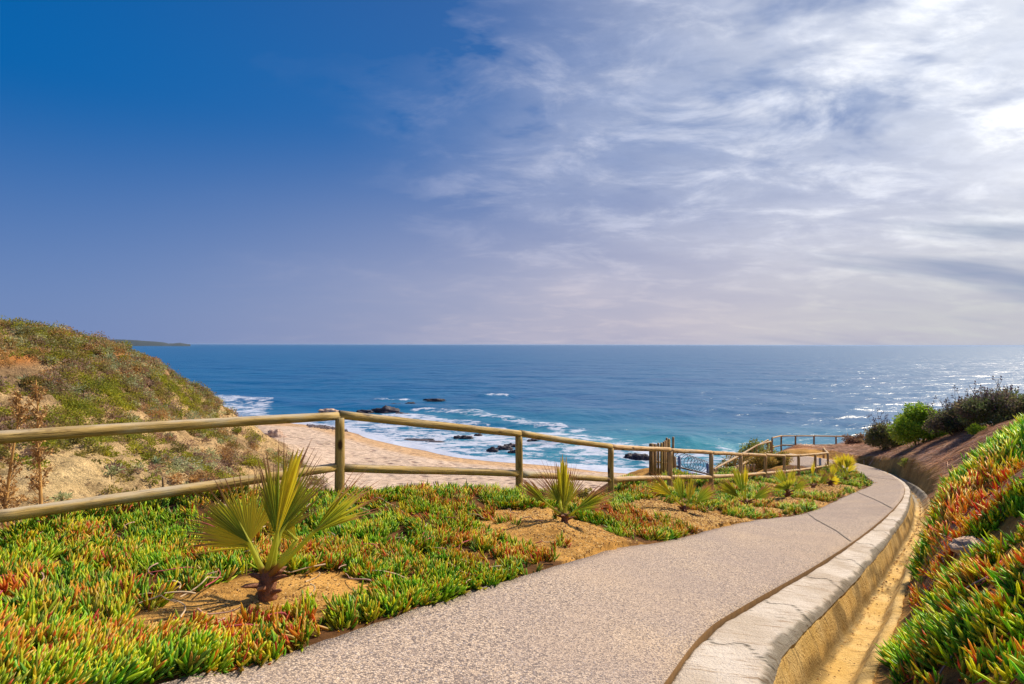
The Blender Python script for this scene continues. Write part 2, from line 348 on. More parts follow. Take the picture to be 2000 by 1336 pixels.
def m_ground():
    m, t, b = new_mat('ground')
    p = geo_pos(t); base = t.attr('tint')
    n1 = t.noise(p, 0.9, 6, 0.62); n2 = t.noise(p, 11, 5, 0.65); n3 = t.noise(p, 70, 3, 0.6)
    v = t.math('ADD', t.math('MULTIPLY', n1, 0.7), t.math('MULTIPLY', n2, 0.9))
    v = t.math('ADD', v, t.math('MULTIPLY', t.math('SUBTRACT', t.noise(p, 38, 4, 0.7), 0.5), 0.5))
    f = t.math('ADD', t.math('MULTIPLY', t.math('SUBTRACT', v, 0.8), 2.0), 0.95)
    c = t.vmath('SCALE', base, scale=f)
    hl = t.attr('hill', 'Fac')
    rg = t.noise(p, 1.7, 8, 0.72, 0.3); rg2 = t.noise(t.rotscale(p, (0, 0, -0.5), (0.5, 1.6, 1)), 0.9, 6, 0.7)
    c = t.mix(t.math('MULTIPLY', hl, t.math('MULTIPLY', t.sstep(rg, 0.54, 0.62), 0.8)), c, (0.17, 0.10, 0.05))
    c = t.mix(t.math('MULTIPLY', hl, t.math('MULTIPLY', t.sstep(rg2, 0.54, 0.68), 0.6)), c, (0.26, 0.20, 0.07))
    # footprints and pits trodden in the beach sand, hollow shade put into the colour, dark bits of weed lying on it
    be = t.attr('beach', 'Fac')
    pit = t.vor(t.scale(p, (0.6, 1.0, 0.4)), 0.95); pitn = t.noise(p, 0.22, 2, 0.5)
    pm = t.math('MULTIPLY', t.math('MULTIPLY', t.sstep(pit, 0.36, 0.12), be), t.sstep(pitn, 0.40, 0.50))
    weed = t.math('MULTIPLY', t.math('MULTIPLY', t.sstep(t.noise(t.scale(p, (0.45, 1.4, 1)), 1.1, 5, 0.7), 0.575, 0.64), be), t.sstep(t.noise(p, 0.12, 2), 0.47, 0.6))
    c = t.mix(t.math('MULTIPLY', weed, 0.75), c, (0.10, 0.05, 0.04))
    c = t.mix(t.math('MULTIPLY', pm, 0.8), c, (0.17, 0.10, 0.09))
    t.l.new(c, b.inputs['Base Color']); b.inputs['Roughness'].default_value = 0.95; b.inputs['Specular IOR Level'].default_value = 0.15
    h = t.math('ADD', t.math('MULTIPLY', n2, 0.5), t.math('MULTIPLY', n3, 0.35))
    bn = t.bump(h, 0.8, 0.05); bn = t.bump(t.math('MULTIPLY', hl, rg), 1.0, 0.9, bn)
    bn = t.bump(t.math('MULTIPLY', t.sstep(pit, 0.0, 0.5), be), 1.0, 0.22, bn)
    t.l.new(bn, b.inputs['Normal']); return m
def m_leaf(name, rough=0.45, trans=0.35, spec=0.4):
    m, t, b = new_mat(name)
    c = t.attr('tint'); t.l.new(c, b.inputs['Base Color']); b.inputs['Roughness'].default_value = rough
    b.inputs['Specular IOR Level'].default_value = spec
    if trans:
        o = [n for n in t.n if n.type == 'OUTPUT_MATERIAL'][0]
        tr = t.new('ShaderNodeBsdfTranslucent'); t.l.new(c, tr.inputs[0])
        mx = t.new('ShaderNodeMixShader'); mx.inputs[0].default_value = trans
        t.l.new(b.outputs[0], mx.inputs[1]); t.l.new(tr.outputs[0], mx.inputs[2]); t.l.new(mx.outputs[0], o.inputs[0])
    return m
def m_wood(name, ca, cb, cc, ring=1.0):
    m, t, b = new_mat(name); p = obj_coord(t)
    rnd = t.new('ShaderNodeObjectInfo').outputs['Random']
    off = t.new('ShaderNodeCombineXYZ'); t.l.new(t.math('MULTIPLY', rnd, 40.0), off.inputs[0]); t.l.new(t.math('MULTIPLY', rnd, 13.0), off.inputs[2])
    p = t.vmath('ADD', p, off.outputs[0])
    g = t.noise(t.scale(p, (14, 14, 0.9)), 2.2, 6, 0.65, 0.5); pat = t.noise(t.scale(p, (3, 3, 1.1)), 1.4, 4, 0.6)
    c = t.mix(t.sstep(g, 0.40, 0.60), ca, cb); c = t.mix(t.sstep(pat, 0.50, 0.74), c, cc)
    kn = t.vor(t.scale(p, (5.0, 5.0, 2.1)), 1.0); c = t.mix(t.sstep(kn, 0.20, 0.09), c, (0.055, 0.025, 0.008))
    crk = t.noise(t.scale(p, (30, 30, 0.8)), 1.7, 3, 0.5, 0.2); c = t.mix(t.math('MULTIPLY', t.sstep(crk, 0.64, 0.70), 0.6), c, (0.09, 0.05, 0.02))
    nz = t.new('ShaderNodeSeparateXYZ'); t.l.new(t.new('ShaderNodeNewGeometry').outputs['Normal'], nz.inputs[0])
    grey = t.math('MULTIPLY', t.sstep(nz.outputs[2], 0.35, 0.95), t.math('MULTIPLY', t.sstep(pat, 0.35, 0.6), 0.6)); c = t.mix(grey, c, (0.42, 0.38, 0.32))
    spl = t.noise(t.scale(p, (5, 5, 2.5)), 2.0, 3, 0.6); c = t.mix(t.math('MULTIPLY', t.sstep(spl, 0.60, 0.70), 0.45), c, (0.13, 0.075, 0.025))
    t.l.new(c, b.inputs['Base Color']); b.inputs['Roughness'].default_value = 0.72; b.inputs['Specular IOR Level'].default_value = 0.3
    t.l.new(t.bump(t.math('ADD', g, t.math('SUBTRACT', t.math('MULTIPLY', kn, 0.3), t.math('MULTIPLY', t.sstep(crk, 0.62, 0.70), 0.6))), 0.9, 0.014), b.inputs['Normal']); return m
def m_path():
    m, t, b = new_mat('exposed_aggregate'); p = geo_pos(t)
    cell = t.new('ShaderNodeTexVoronoi'); cell.inputs['Scale'].default_value = 95; t.put(cell.inputs['Vector'], p)
    cs = t.new('ShaderNodeSeparateColor'); t.l.new(cell.outputs['Color'], cs.inputs[0])
    c = t.ramp(cs.outputs[0], [(0.0, (0.09, 0.075, 0.075)), (0.16, (0.20, 0.165, 0.15)), (0.4, (0.42, 0.33, 0.26)), (0.68, (0.58, 0.46, 0.35)), (0.88, (0.70, 0.58, 0.46)), (1.0, (0.30, 0.28, 0.31))])
    big = t.noise(p, 1.1, 5, 0.6); c = t.mix(t.math('MULTIPLY', t.sstep(big, 0.35, 0.7), 0.5), c, (0.33, 0.27, 0.25))
    c = t.mix(t.math('MULTIPLY', t.sstep(t.noise(p, 0.5, 3, 0.5), 0.5, 0.75), 0.35), c, (0.62, 0.47, 0.32))
    c = t.mix(t.sstep(cell.outputs['Distance'], 0.5, 0.8), c, (0.17, 0.14, 0.13))
    st = t.noise(t.scale(p, (1, 1, 1)), 0.33, 6, 0.65, 0.6); c = t.mix(t.math('MULTIPLY', t.sstep(st, 0.52, 0.64), 0.28), c, (0.20, 0.16, 0.15))
    fine = t.noise(p, 160, 3, 0.7); c = t.mix(t.sstep(fine, 0.52, 0.70), c, (0.12, 0.10, 0.11))
    c = t.vmath('SCALE', t.mix(1.0, c, (0.97, 0.955, 0.95), 'MULTIPLY'), scale=1.0)
    t.l.new(c, b.inputs['Base Color']); b.inputs['Roughness'].default_value = 0.9; b.inputs['Specular IOR Level'].default_value = 0.2
    h = t.math('SUBTRACT', 1.0, cell.outputs['Distance'])
    t.l.new(t.bump(h, 0.7, 0.006), b.inputs['Normal']); return m
def m_plaster(name, ca, cb, cc, bs=0.5, str_amt=0.5):
    m, t, b = new_mat(name); p = geo_pos(t); tint = t.attr('tint')
    n1 = t.noise(p, 2.0, 6, 0.6); n2 = t.noise(t.rotscale(p, (0, 0, 0.95), (3, 26, 14)), 1.0, 5, 0.65, 0.4); n3 = t.noise(p, 45, 4, 0.65)
    c = t.mix(t.sstep(n1, 0.35, 0.68), ca, cb)
    c = t.mix(t.math('MULTIPLY', t.sstep(n2, 0.52, 0.72), str_amt), c, cc)
    c = t.mix(t.math('MULTIPLY', t.sstep(n3, 0.58, 0.75), 0.45), c, cc)
    c = t.mix(1.0, c, tint, 'MULTIPLY')
    t.l.new(c, b.inputs['Base Color']); b.inputs['Roughness'].default_value = 0.88; b.inputs['Specular IOR Level'].default_value = 0.2
    t.l.new(t.bump(t.math('ADD', n3, t.math('MULTIPLY', n2, 0.8)), bs, 0.02), b.inputs['Normal']); return m
def m_rock(name, ca, cb):
    m, t, b = new_mat(name); p = obj_coord(t)
    n = t.noise(p, 1.6, 7, 0.65); c = t.mix(t.sstep(n, 0.35, 0.65), ca, cb)
    t.l.new(c, b.inputs['Base Color']); b.inputs['Roughness'].default_value = 0.75
    t.l.new(t.bump(n, 0.8, 0.15), b.inputs['Normal']); return m
def m_plain(name, c, rough=0.6, metal=0.0, nscale=20.0, var=0.25):
    m, t, b = new_mat(name); p = obj_coord(t)
    n = t.noise(p, nscale, 4, 0.6); dk = tuple(v * (1 - var) for v in c); lt = tuple(min(1, v * (1 + var)) for v in c)
    t.l.new(t.mix(n, dk, lt), b.inputs['Base Color']); b.inputs['Roughness'].default_value = rough; b.inputs['Metallic'].default_value = metal
    return m
MG = m_ground(); MLEAF = m_leaf('ice_plant_leaf', 0.42, 0.5, 0.4); MFOL = m_leaf('shrub_leaf', 0.6, 0.42, 0.2); MPALM = m_leaf('palm_leaf', 0.45, 0.55, 0.4)
MDRY = m_leaf('dry_matter', 0.85, 0.15, 0.1)
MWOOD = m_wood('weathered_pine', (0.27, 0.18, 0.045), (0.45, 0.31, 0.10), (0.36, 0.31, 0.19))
MWOOD2 = m_wood('sunlit_pine', (0.36, 0.21, 0.08), (0.55, 0.36, 0.17), (0.48, 0.35, 0.22))  # the same pine in paler, warmer browns
MWOODD = m_wood('brown_stakes', (0.16, 0.09, 0.035), (0.30, 0.18, 0.08), (0.38, 0.26, 0.15))
MPATH = m_path()
MKERB = m_plaster('kerb_plaster', (0.46, 0.39, 0.32), (0.60, 0.54, 0.48), (0.24, 0.15, 0.08), 1.0, 0.85)
MGUT = m_plaster('channel_concrete', (0.56, 0.36, 0.11), (0.66, 0.47, 0.20), (0.20, 0.10, 0.03), 1.0, 0.8)
MROCKD = m_rock('wet_rock', (0.012, 0.014, 0.03), (0.06, 0.045, 0.06)); MROCKL = m_rock('pale_rock', (0.30, 0.18, 0.13), (0.55, 0.42, 0.34))
MBARK = m_rock('old_leaf_bases', (0.10, 0.028, 0.012), (0.30, 0.12, 0.05))

# ------------------------------------------------------------------ ground mesh
def axis(segs):
    out = [segs[0][0]]
    for (a, b, s0, s1) in segs:
        x = a
        while x < b - 1e-6:
            f = (x - a) / (b - a); x += s0 + (s1 - s0) * f; out.append(min(x, b))
    return np.unique(np.round(np.array(out), 4))
gx = axis([(-125, -60, 1.5, 0.6), (-60, -20, 0.45, 0.4), (-20, -6, 0.4, 0.12), (-6, 9, 0.09, 0.09), (9, 18, 0.10, 0.14), (18, 30, 0.14, 0.5), (30, 90, 0.5, 3)])
gy = axis([(-8, -1, 0.3, 0.15), (-1, 12, 0.09, 0.09), (12, 34, 0.10, 0.2), (34, 60, 0.25, 0.45), (60, 110, 0.45, 0.5), (110, 170, 0.6, 3)])
GX, GY = np.meshgrid(gx, gy); GZ = terrain(GX, GY)
def ground_colour(x, y, z):
    n = fbm(x * 0.5, y * 0.5, 4, 31)[:, None]; n2 = fbm(x * 2.3, y * 2.3, 3, 44)[:, None]
    soil = np.array([0.26, 0.12, 0.022]) * (1 - n2) + np.array([0.56, 0.32, 0.09]) * n2
    mulch = np.array([0.10, 0.045, 0.015]) * (0.6 + 0.8 * n2)  # shade in the gaps between leaves, put into the ground colour
    dry = np.array([0.40, 0.25, 0.18]) * (0.6 + 0.9 * n2)
    hillc = np.array([0.50, 0.31, 0.13]) * (1 - n2) + np.array([0.78, 0.57, 0.31]) * n2
    hn = smooth((fbm(x / 7 + y / 30, y / 7, 4, 13) - 0.42) / 0.15)[:, None]
    hillc = hillc * hn + np.array([0.36, 0.24, 0.13]) * (1 - hn)
    px, py, dz = proj(np.c_[x, y, z])
    orange = np.exp(-((px - 30) / 60) ** 2 - ((py - 700) / 12) ** 2) + np.exp(-((px - 265) / 60) ** 2 - ((py - 705 - (px - 265) * 0.5) / 9) ** 2)
    pale = np.exp(-((px - 120) / 190) ** 2 - ((py - 925) / 60) ** 2)
    hillc = hillc * (1 - orange[:, None].clip(0, 1)) + np.array([0.66, 0.26, 0.06]) * orange[:, None].clip(0, 1)
    hillc = hillc * (1 - pale[:, None] * 0.8) + np.array([0.80, 0.60, 0.30]) * pale[:, None] * 0.8
    sand = np.array([0.44, 0.33, 0.25]) * (1 - n) + np.array([0.53, 0.42, 0.34]) * n
    ds, _, _ = side_dist(x, y, SH[::-1])
    wet = smooth((9 + 3 * (n[:, 0] - 0.5) - np.abs(ds)) / 4)[:, None]
    sand = sand * (1 - wet) + np.array([0.46, 0.30, 0.17]) * wet
    wet2 = smooth((1.6 - np.abs(ds)) / 1.5)[:, None]; sand = sand * (1 - wet2) + np.array([0.30, 0.19, 0.12]) * wet2
    beach = smooth((4.3 - z) / 1.2) * (y > 45)
    dR, _, sR = side_dist(x, y, PR); dL, _, _ = side_dist(x, y, PL); dL = -dL
    dF, _, _ = side_dist(x, y, FL); dF = -dF
    left = (dL > 0.0) & (dF < 1.6) & (y < 31)
    bm = bare_mask(x, y)[:, None]
    rb_ = ((dR > 1.0) * 0.8)[:, None]; bm = np.maximum(bm, rb_ * smooth((0.60 - n2) / 0.1)); carpet = mulch * (1 - bm) + soil * bm
    right_near = (dR > 1.0) & (y < 11.5) & (x < 12) & (y < 14 - (x - 6) * 0.8)
    right_far = ((dR > 1.0) | (x > 20)) & ~right_near & (y < 60) & (x > 5)
    c = hillc
    shelf = smooth((x + 2) / 2) * smooth((50 - y) / 5) * (z > 5)
    c = c * (1 - shelf[:, None]) + soil * shelf[:, None]
    c = np.where(right_far[:, None], dry, c); c = np.where((right_near | left)[:, None], carpet, c)
    view = (x > 12) & (x < 20.5) & (y > 36.6) & (y < 43)
    c = np.where(view[:, None], np.array([0.44, 0.22, 0.10]), c)
    c = c * (1 - beach[:, None]) + sand * beach[:, None]
    hill_ = smooth((np.hypot(x, y) - 14) / 8) * (1 - beach) * smooth((-x - 3) / 6) * (1 - 0.25 * pale.clip(0, 1))
    return c, beach, hill_
gc, gbeach, ghill = ground_colour(GX.ravel(), GY.ravel(), GZ.ravel())
ground = mesh_np('ground', np.c_[GX.ravel(), GY.ravel(), GZ.ravel()], grid_faces(len(gy), len(gx)), MG, cols=gc, attrs={'beach': gbeach, 'hill': ghill})
tag(ground, kind='structure')

# ------------------------------------------------------------------ path, kerb, drain
def norm_right(P):
    T = np.gradient(P[:, :2], axis=0); T /= np.linalg.norm(T, axis=1)[:, None] + 1e-9; return np.c_[T[:, 1], -T[:, 0]]
nS = 520
# pair the edges by control index, so the slab never twists
def dense(K, n_per=30): return catmull(K, n_per)
pr_map = [0, 1, 2, 4, 5, 6, 7, 8, 9, 10, 11, 12, 13, 14, 15, 16]   # skip one so both have the same count
PRd = resample(PR, 600); PLd = resample(PL, 600)
Lk = catmull(PLk, 34)
Rk = catmull([PRk[i] for i in [0, 1, 2, 3, 5, 6, 6, 7, 8, 9, 10, 11, 12, 13, 15, 16]] if False else PRk, 32)
nn_ = min(len(Lk), len(Rk))
# for every left point take the closest right point further on (monotone)
idx = []; last = 0
for p in Lk:
    dd = np.linalg.norm(Rk[last:last + 60, :2] - p[:2], axis=1); j = last + int(np.argmin(dd)); last = j; idx.append(j)
idx = np.array(idx, float); k = np.ones(15) / 15; idx_s = np.convolve(np.pad(idx, 7, 'edge'), k, 'valid')
idx_s[-1] = len(Rk) - 1; idx_s[0] = 0
Rm = np.stack([np.interp(idx_s, np.arange(len(Rk)), Rk[:, c]) for c in range(3)], 1)
NCs = 14; rows = []
jit = (fbm(np.arange(len(Lk)) * 0.22, np.zeros(len(Lk)), 3, 77) - 0.5) * 0.07
nrm = norm_right(Lk)
Lj = Lk.copy(); Lj[:, :2] += nrm * jit[:, None]
joint = W(1577, 1001, 13.4)
for c in range(NCs):
    f = c / (NCs - 1); rows.append(Lj * (1 - f) + Rm * f)
G = np.stack(rows, 1)
low = G[:, :1].copy(); low[:, :, 2] -= 0.12; hi = G[:, -1:].copy(); hi[:, :, 2] -= 0.12
G = np.concatenate([low, G, hi], 1)
path = mesh_np('path', G.reshape(-1, 3), grid_faces(len(G), G.shape[1]), MPATH, smooth_=False); tag(path, kind='structure')
# expansion joints across the slab: thin dark strips let into the surface
MJ = m_plain('joint_fill', (0.22, 0.18, 0.15), 0.9)
def joint_strip(i, wd=0.014):
    a = Lj[i]; b = Rm[i]; d = (b - a)[:2]; d /= np.linalg.norm(d); n = np.array([-d[1], d[0]])
    T = np.linspace(0.01, 0.99, 24); ii = i - T * 40; Lp = np.stack([np.interp(ii, np.arange(len(Lj)), Lj[:, c]) for c in range(3)], 1); Rp = np.stack([np.interp(ii, np.arange(len(Rm)), Rm[:, c]) for c in range(3)], 1); pts = Lp * (1 - T[:, None]) + Rp * T[:, None]; d = (pts[-1] - pts[0])[:2]; d /= np.linalg.norm(d); n = np.array([-d[1], d[0]])
    w_ = wd * (1 + 0.6 * (fbm(T * 9, T * 0, 2, 5) - 0.5)); off = (fbm(T * 6, T * 0, 2, 15) - 0.5) * 0.03
    p = pts.copy(); q = pts.copy(); p[:, :2] += n * (off + w_)[:, None]; q[:, :2] += n * (off - w_)[:, None]
    p[:, 2] += 0.009; q[:, 2] += 0.009
    # follow the slope of the slab
    return np.concatenate([p, q])
jv = []; jf = []
for Yj in (13.4, 19.4, 25.5):
    i = int(np.argmin(np.abs(Lk[:, 1] - Yj) + (Lk[:, 0] > 17) * 99))
    s = (Lj[min(i + 2, len(Lj) - 1)] - Lj[i]);  sl_ = s[2] / (np.hypot(s[0], s[1]) + 1e-6)
    v = joint_strip(i); n2_ = len(v) // 2
    v[:n2_, 2] += sl_ * 0.012; v[n2_:, 2] -= sl_ * 0.012
    o = sum(len(a) for a in jv); jv.append(v)
    jf.append(np.stack([np.arange(n2_ - 1) + o, np.arange(1, n2_) + o, np.arange(1, n2_) + n2_ + o, np.arange(n2_ - 1) + n2_ + o], 1))
er = np.stack([Rm + [0, 0, 0.001], Rm - [0, 0, 0.13]], 1); er[:, :, :2] += norm_right(Rm)[:, None] * 0.003
mesh_np('path_edge', er.reshape(-1, 3), grid_faces(len(er), 2), m_plain('earthy_slab_edge', (0.26, 0.14, 0.045), 0.95, 0, 14, 0.6))['kind'] = 'structure'
mesh_np('path_joints', np.vstack(jv), [np.vstack(jf)], MJ)['kind'] = 'structure'

KR = resample(catmull(PRk[:15], 16), 1700)
NRk = norm_right(KR); WSK = wsc(np.concatenate([[0], np.cumsum(np.linalg.norm(np.diff(KR[:, :2], axis=0), axis=1))]))
_sk = np.concatenate([[0], np.cumsum(np.linalg.norm(np.diff(KR[:, :2], axis=0), axis=1))])
KWK = np.interp(_sk, [8, 12, 17, 24], [1.0, 0.86, 0.62, 0.30])
def offs(d): return np.where(d <= 0.5, d * KWK, 0.5 * KWK + (d - 0.5) * (1.05 * WSK - 0.5 * KWK) / 0.55)
def sweep(name, prof, mat, seed, amp=0.012, z_amp=0.008, tintf=None, sub=4):
    prof = np.array(prof); pd = []
    for a, b in zip(prof[:-1], prof[1:]):
        n = max(2, int(np.hypot(*(b - a)) / 0.035)); 
        for t_ in np.linspace(0, 1, n, endpoint=False): pd.append(a + (b - a) * t_)
    pd.append(prof[-1]); pd = np.array(pd)
    s = _sk
    V = []; C = []
    for k_, (d, dz) in enumerate(pd):
        wob = (fbm(s * 1.6, s * 0 + d * 3, 3, seed) - 0.5) * amp * 2 + (fbm(s * 9, s * 0 + d * 12, 2, seed + 4) - 0.5) * amp
        wz = (fbm(s * 2.2, s * 0 + d * 5, 3, seed + 9) - 0.5) * z_amp * 2 + (fbm(s * 12, s * 0 + d * 20, 2, seed + 1) - 0.5) * z_amp
        P = KR.copy(); P[:, :2] += NRk * (offs(d) + wob)[:, None]; P[:, 2] += dz + wz
        V.append(P); C.append(np.tile(tintf(d, dz, s) if tintf else np.ones((1, 3)), (1 if tintf else len(s), 1)))
    V = np.stack(V, 1); C = np.stack(C, 1)
    o = mesh_np(name, V.reshape(-1, 3), grid_faces(len(KR), len(pd)), mat, cols=C.reshape(-1, 3)); tag(o, kind='structure'); return o
def kerb_tint(d, dz, s):
    # cast blocks about 1.6 m long with cracked joints; a dirty worn outer edge
    j = np.abs(((s + 0.25 * d + 0.10 * np.sin(d * 17)) / 1.62) % 1 - 0.5) * 1.62
    crack = smooth((0.024 + 0.012 * (fbm(s * 5, s * 0 + d * 20, 2, 3) - 0.5) - j) / 0.010) * 0.85; j2 = np.abs(((s + 0.6 * d + 0.16 * np.sin(d * 9 + s * 0.7)) / 2.9) % 1 - 0.5) * 2.9; crack = np.maximum(crack, smooth((0.009 - j2) / 0.008) * 0.6)
    edge = smooth((d - 0.425 - (fbm(s * 2, s * 0, 3, 8) - 0.5) * 0.16 - (fbm(s * 16, s * 0, 2, 8) - 0.5) * 0.06) / 0.035) * 0.6
    inner = smooth((0.03 - d) / 0.02) * 0.55
    k_ = 1 - np.maximum(np.maximum(crack, edge), inner)
    return np.c_[k_, 0.25 + 0.75 * k_ - 0.25 * (1 - k_), k_ * 0.9 + 0.1 * k_ ** 2]
def gut_tint(d, dz, s):
    base = np.ones((len(s), 3))
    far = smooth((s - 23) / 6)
    dirt = smooth((fbm(s * 1.4, s * 0 + d * 7, 3, 71) - 0.55) / 0.12) * 0.45 + (0.35 if 0.52 < d < 0.62 else 0) * fbm(s * 3, s * 0, 2, 5)
    sj = s + 0.12 * d + 0.05 * np.sin(d * 30); seam = np.zeros(len(s))
    for per, o_ in ((0.62, 0.0), (0.95, 0.3)):
        q_ = np.abs(((sj + 0.35 * (vnoise(s * 0.9, s * 0, 2) - 0.5)) / per + o_) % 1 - 0.5) * per; seam = np.maximum(seam, smooth((0.018 - q_) / 0.012) * (vnoise(s * 1.3, s * 0 + o_ * 9, 4) > 0.35))
    if d < 0.62: dirt = np.maximum(dirt, 0.6 * seam)
    dirt = np.maximum(dirt, 0.65 * smooth((0.045 + 0.03 * (fbm(s * 6, s * 0, 2, 6) - 0.5) - abs(d - 0.605)) / 0.03))
    base *= (1 - dirt)[:, None]
    # further on, the blue-grey shade in the channel is put into the tint
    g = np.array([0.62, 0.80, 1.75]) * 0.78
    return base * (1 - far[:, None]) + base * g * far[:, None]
sweep('kerb', [(0.012, -0.14), (0.014, -0.040), (0.04, -0.026), (0.44, -0.030), (0.49, -0.055), (0.515, -0.09)], MKERB, 51, 0.013, 0.007, kerb_tint)
sweep('drain_channel', [(0.500, -0.085), (0.56, -0.25), (0.60, -0.41), (0.66, -0.43), (0.80, -0.43), (0.84, -0.42), (0.97, -0.21), (1.05, -0.20), (1.10, -0.36)], MGUT, 61, 0.015, 0.012, gut_tint)

# ------------------------------------------------------------------ sea
def m_sea():
    m, t, b = new_mat('sea'); p = geo_pos(t)
    foam = t.attr('foam', 'Fac'); sh = t.attr('shallow', 'Fac')
    c = t.mix(sh, (0.006, 0.098, 0.235), (0.014, 0.22, 0.28))
    pat = t.noise(t.scale(p, (0.012, 0.035, 1)), 1.0, 5, 0.6); c = t.mix(t.math('MULTIPLY', t.sstep(pat, 0.4, 0.7), 0.45), c, (0.001, 0.055, 0.19))
    lace = t.noise(t.scale(p, (0.34, 0.62, 1)), 1.0, 10, 0.80, 1.4)
    web = t.vor(t.vmath('ADD', t.scale(p, (0.30, 0.55, 1)), t.vmath('SCALE', t.noise(p, 0.35, 4, 0.6, 0, True), scale=1.6)), 1.0, 'SMOOTH_F1')
    ff = t.math('ADD', t.math('MULTIPLY', lace, 0.85), t.math('MULTIPLY', web, 0.35))
    thr = t.math('SUBTRACT', 1.02, t.math('MULTIPLY', foam, 0.85))
    fm = t.sstep(t.math('SUBTRACT', ff, thr), -0.01, 0.12)
    c2 = t.mix(fm, c, t.mix(t.noise(p, 0.9, 4, 0.6), (0.30, 0.38, 0.58), (0.50, 0.52, 0.58)))
    t.l.new(c2, b.inputs['Base Color'])
    r = t.math('ADD', 0.30, t.math('MULTIPLY', fm, 0.6)); t.l.new(r, b.inputs['Roughness'])
    b.inputs['IOR'].default_value = 1.33
    bn = None
    for k_, (sc_, di) in enumerate([(0.022, 3.2), (0.06, 1.7), (0.15, 0.80), (0.40, 0.34), (1.1, 0.13)]):
        wv = t.noise(t.rotscale(p, (0, 0, 0.25 - 0.1 * k_), (0.55, 1.15, 1)), sc_, 3, 0.6, 0.7)
        bn = t.bump(wv, 1.0, di * (1.0 if k_ < 3 else 0.75), bn)
    t.l.new(bn, b.inputs['Normal']); return m
nr, nc = 760, 620
ys = 52 * (60000 / 52) ** (np.linspace(0, 1, nr) ** 1.35); us = np.linspace(-2.4, 2.6, nc)
SX = ys[:, None] * us[None, :]; SY = np.repeat(ys[:, None], nc, 1)
px, py, _ = proj(np.c_[SX.ravel(), SY.ravel(), np.zeros(SX.size)])
sx, sy = SX.ravel(), SY.ravel()
def seg_field(pts, wd):
    """soft ridge along a polyline given in the picture but laid on the water"""
    P = np.array([WZ(a, b_, 0) for a, b_ in pts]); P = catmull(P, 6)
    d, _, s_ = side_dist(sx, sy, P); L = np.sum(np.linalg.norm(np.diff(P[:, :2], axis=0), axis=1))
    tap = smooth(s_ / (0.22 * L)) * smooth((L - s_) / (0.22 * L)); return d, tap, np.exp(-(d / wd) ** 2) * tap
ds, _, _ = side_dist(sx, sy, SH); ads = np.abs(ds)
calm = smooth((sy - 60) / 30)
z = 0.6 * np.sin(sy / 7.5 + 1.8 * fbm(sx / 40, sy / 40, 2, 3) * 3 + sx * 0.03) * (0.5 + fbm(sx / 30, sy / 30, 2, 9)) * np.exp(-sy / 900.0) * smooth((ads - 6) / 40)
foam = np.zeros_like(sx)
shorew = np.interp(px, [400, 650, 900, 1000, 1300, 1600], [8, 16, 22, 22, 26, 22])
foam += 1.05 * smooth((shorew - ads) / (shorew * 0.9))
foam += 0.55 * smooth((shorew * 1.9 - ads) / (shorew * 1.4))
for cx_, cy_, rx, ry, s in [(480, 792, 60, 15, 0.95), (440, 778, 40, 10, 0.6), (520, 780, 30, 6, 0.35), (880, 822, 130, 16, 0.7), (1000, 850, 120, 22, 0.6), (760, 812, 60, 8, 0.35), (905, 792, 70, 6, 0.5),
                            (1230, 885, 90, 24, 0.6), (1100, 870, 130, 22, 0.55), (1340, 905, 60, 18, 0.5), (840, 845, 90, 14, 0.5), (930, 870, 90, 16, 0.45), (1420, 900, 70, 18, 0.4), (1130, 846, 60, 8, 0.2)]:
    foam += s * np.exp(-((px - cx_) / rx) ** 2 - ((py - cy_) / ry) ** 2)
fronts = np.zeros_like(sx); keep_ = np.ones_like(sx)
for pts, wd, h, fo in [([(715, 779), (760, 778), (812, 779)], 1.6, 0.7, 1.1), ([(925, 775), (965, 773), (1010, 775)], 2.0, 0.9, 0.9), ([(1010, 778), (1060, 778), (1100, 776)], 2.0, 0.6, 0.35),
                       ([(790, 797), (850, 801), (920, 808), (980, 812)], 2.0, 0.8, 0.8), ([(860, 806), (930, 812), (1000, 822), (1080, 836), (1160, 846)], 2.2, 1.3, 0.75),
                       ([(1150, 838), (1230, 848), (1330, 856), (1420, 860)], 2.2, 0.45, 0.06), ([(1250, 856), (1330, 866), (1440, 874)], 2.0, 0.4, 0.15), ([(600, 790), (660, 788), (720, 792)], 1.8, 0.5, 0.4),
                       ([(1060, 858), (1140, 868), (1220, 876)], 1.6, 0.6, 0.55)]:
    d, tap, g = seg_field(pts, wd * 2.4); z += h * 1.1 * g; fr = np.exp(-((d - wd * 2.6) / (wd * 2.2)) ** 2) * tap * min(1, h); foam = foam * (1 - 0.92 * fr); fronts = fronts + 0.6 * fr; keep_ = keep_ * (1 - 0.8 * fr)
    foam += fo * np.exp(-((d + (fbm(sx / 3, sy / 3, 3, 6) - 0.5) * 5 - wd) / (wd * 1.5)) ** 2) * tap
shal = smooth((95 - ads) / 80) * smooth((px - 600) / 500) * 0.95 + 0.25 * smooth((40 - ads) / 30)
shal = np.clip(shal * 0.55, 0, 1) + fronts * 0.2
foam = np.minimum(foam, 0.585 + 0.25 * (fbm(sx / 9, sy / 5, 3, 90) - 0.5)) + 0.4 * smooth((3.5 - ads) / 3)
shal *= 0.55 + 0.9 * fbm(sx / 14, sy / 9, 3, 12)
z += ((fbm(sx / 11, sy / 8, 3, 33) - 0.5) * 1.1 + (fbm(sx / 3.5, sy / 2.5, 2, 34) - 0.5) * 0.35) * np.exp(-sy / 700.0)
z *= smooth((ads - 2) / 12)
sea = mesh_np('sea', np.c_[sx, sy, z], grid_faces(nr, nc), m_sea(), attrs={'foam': foam, 'shallow': np.clip(shal, 0, 1)}); tag(sea, kind='structure')

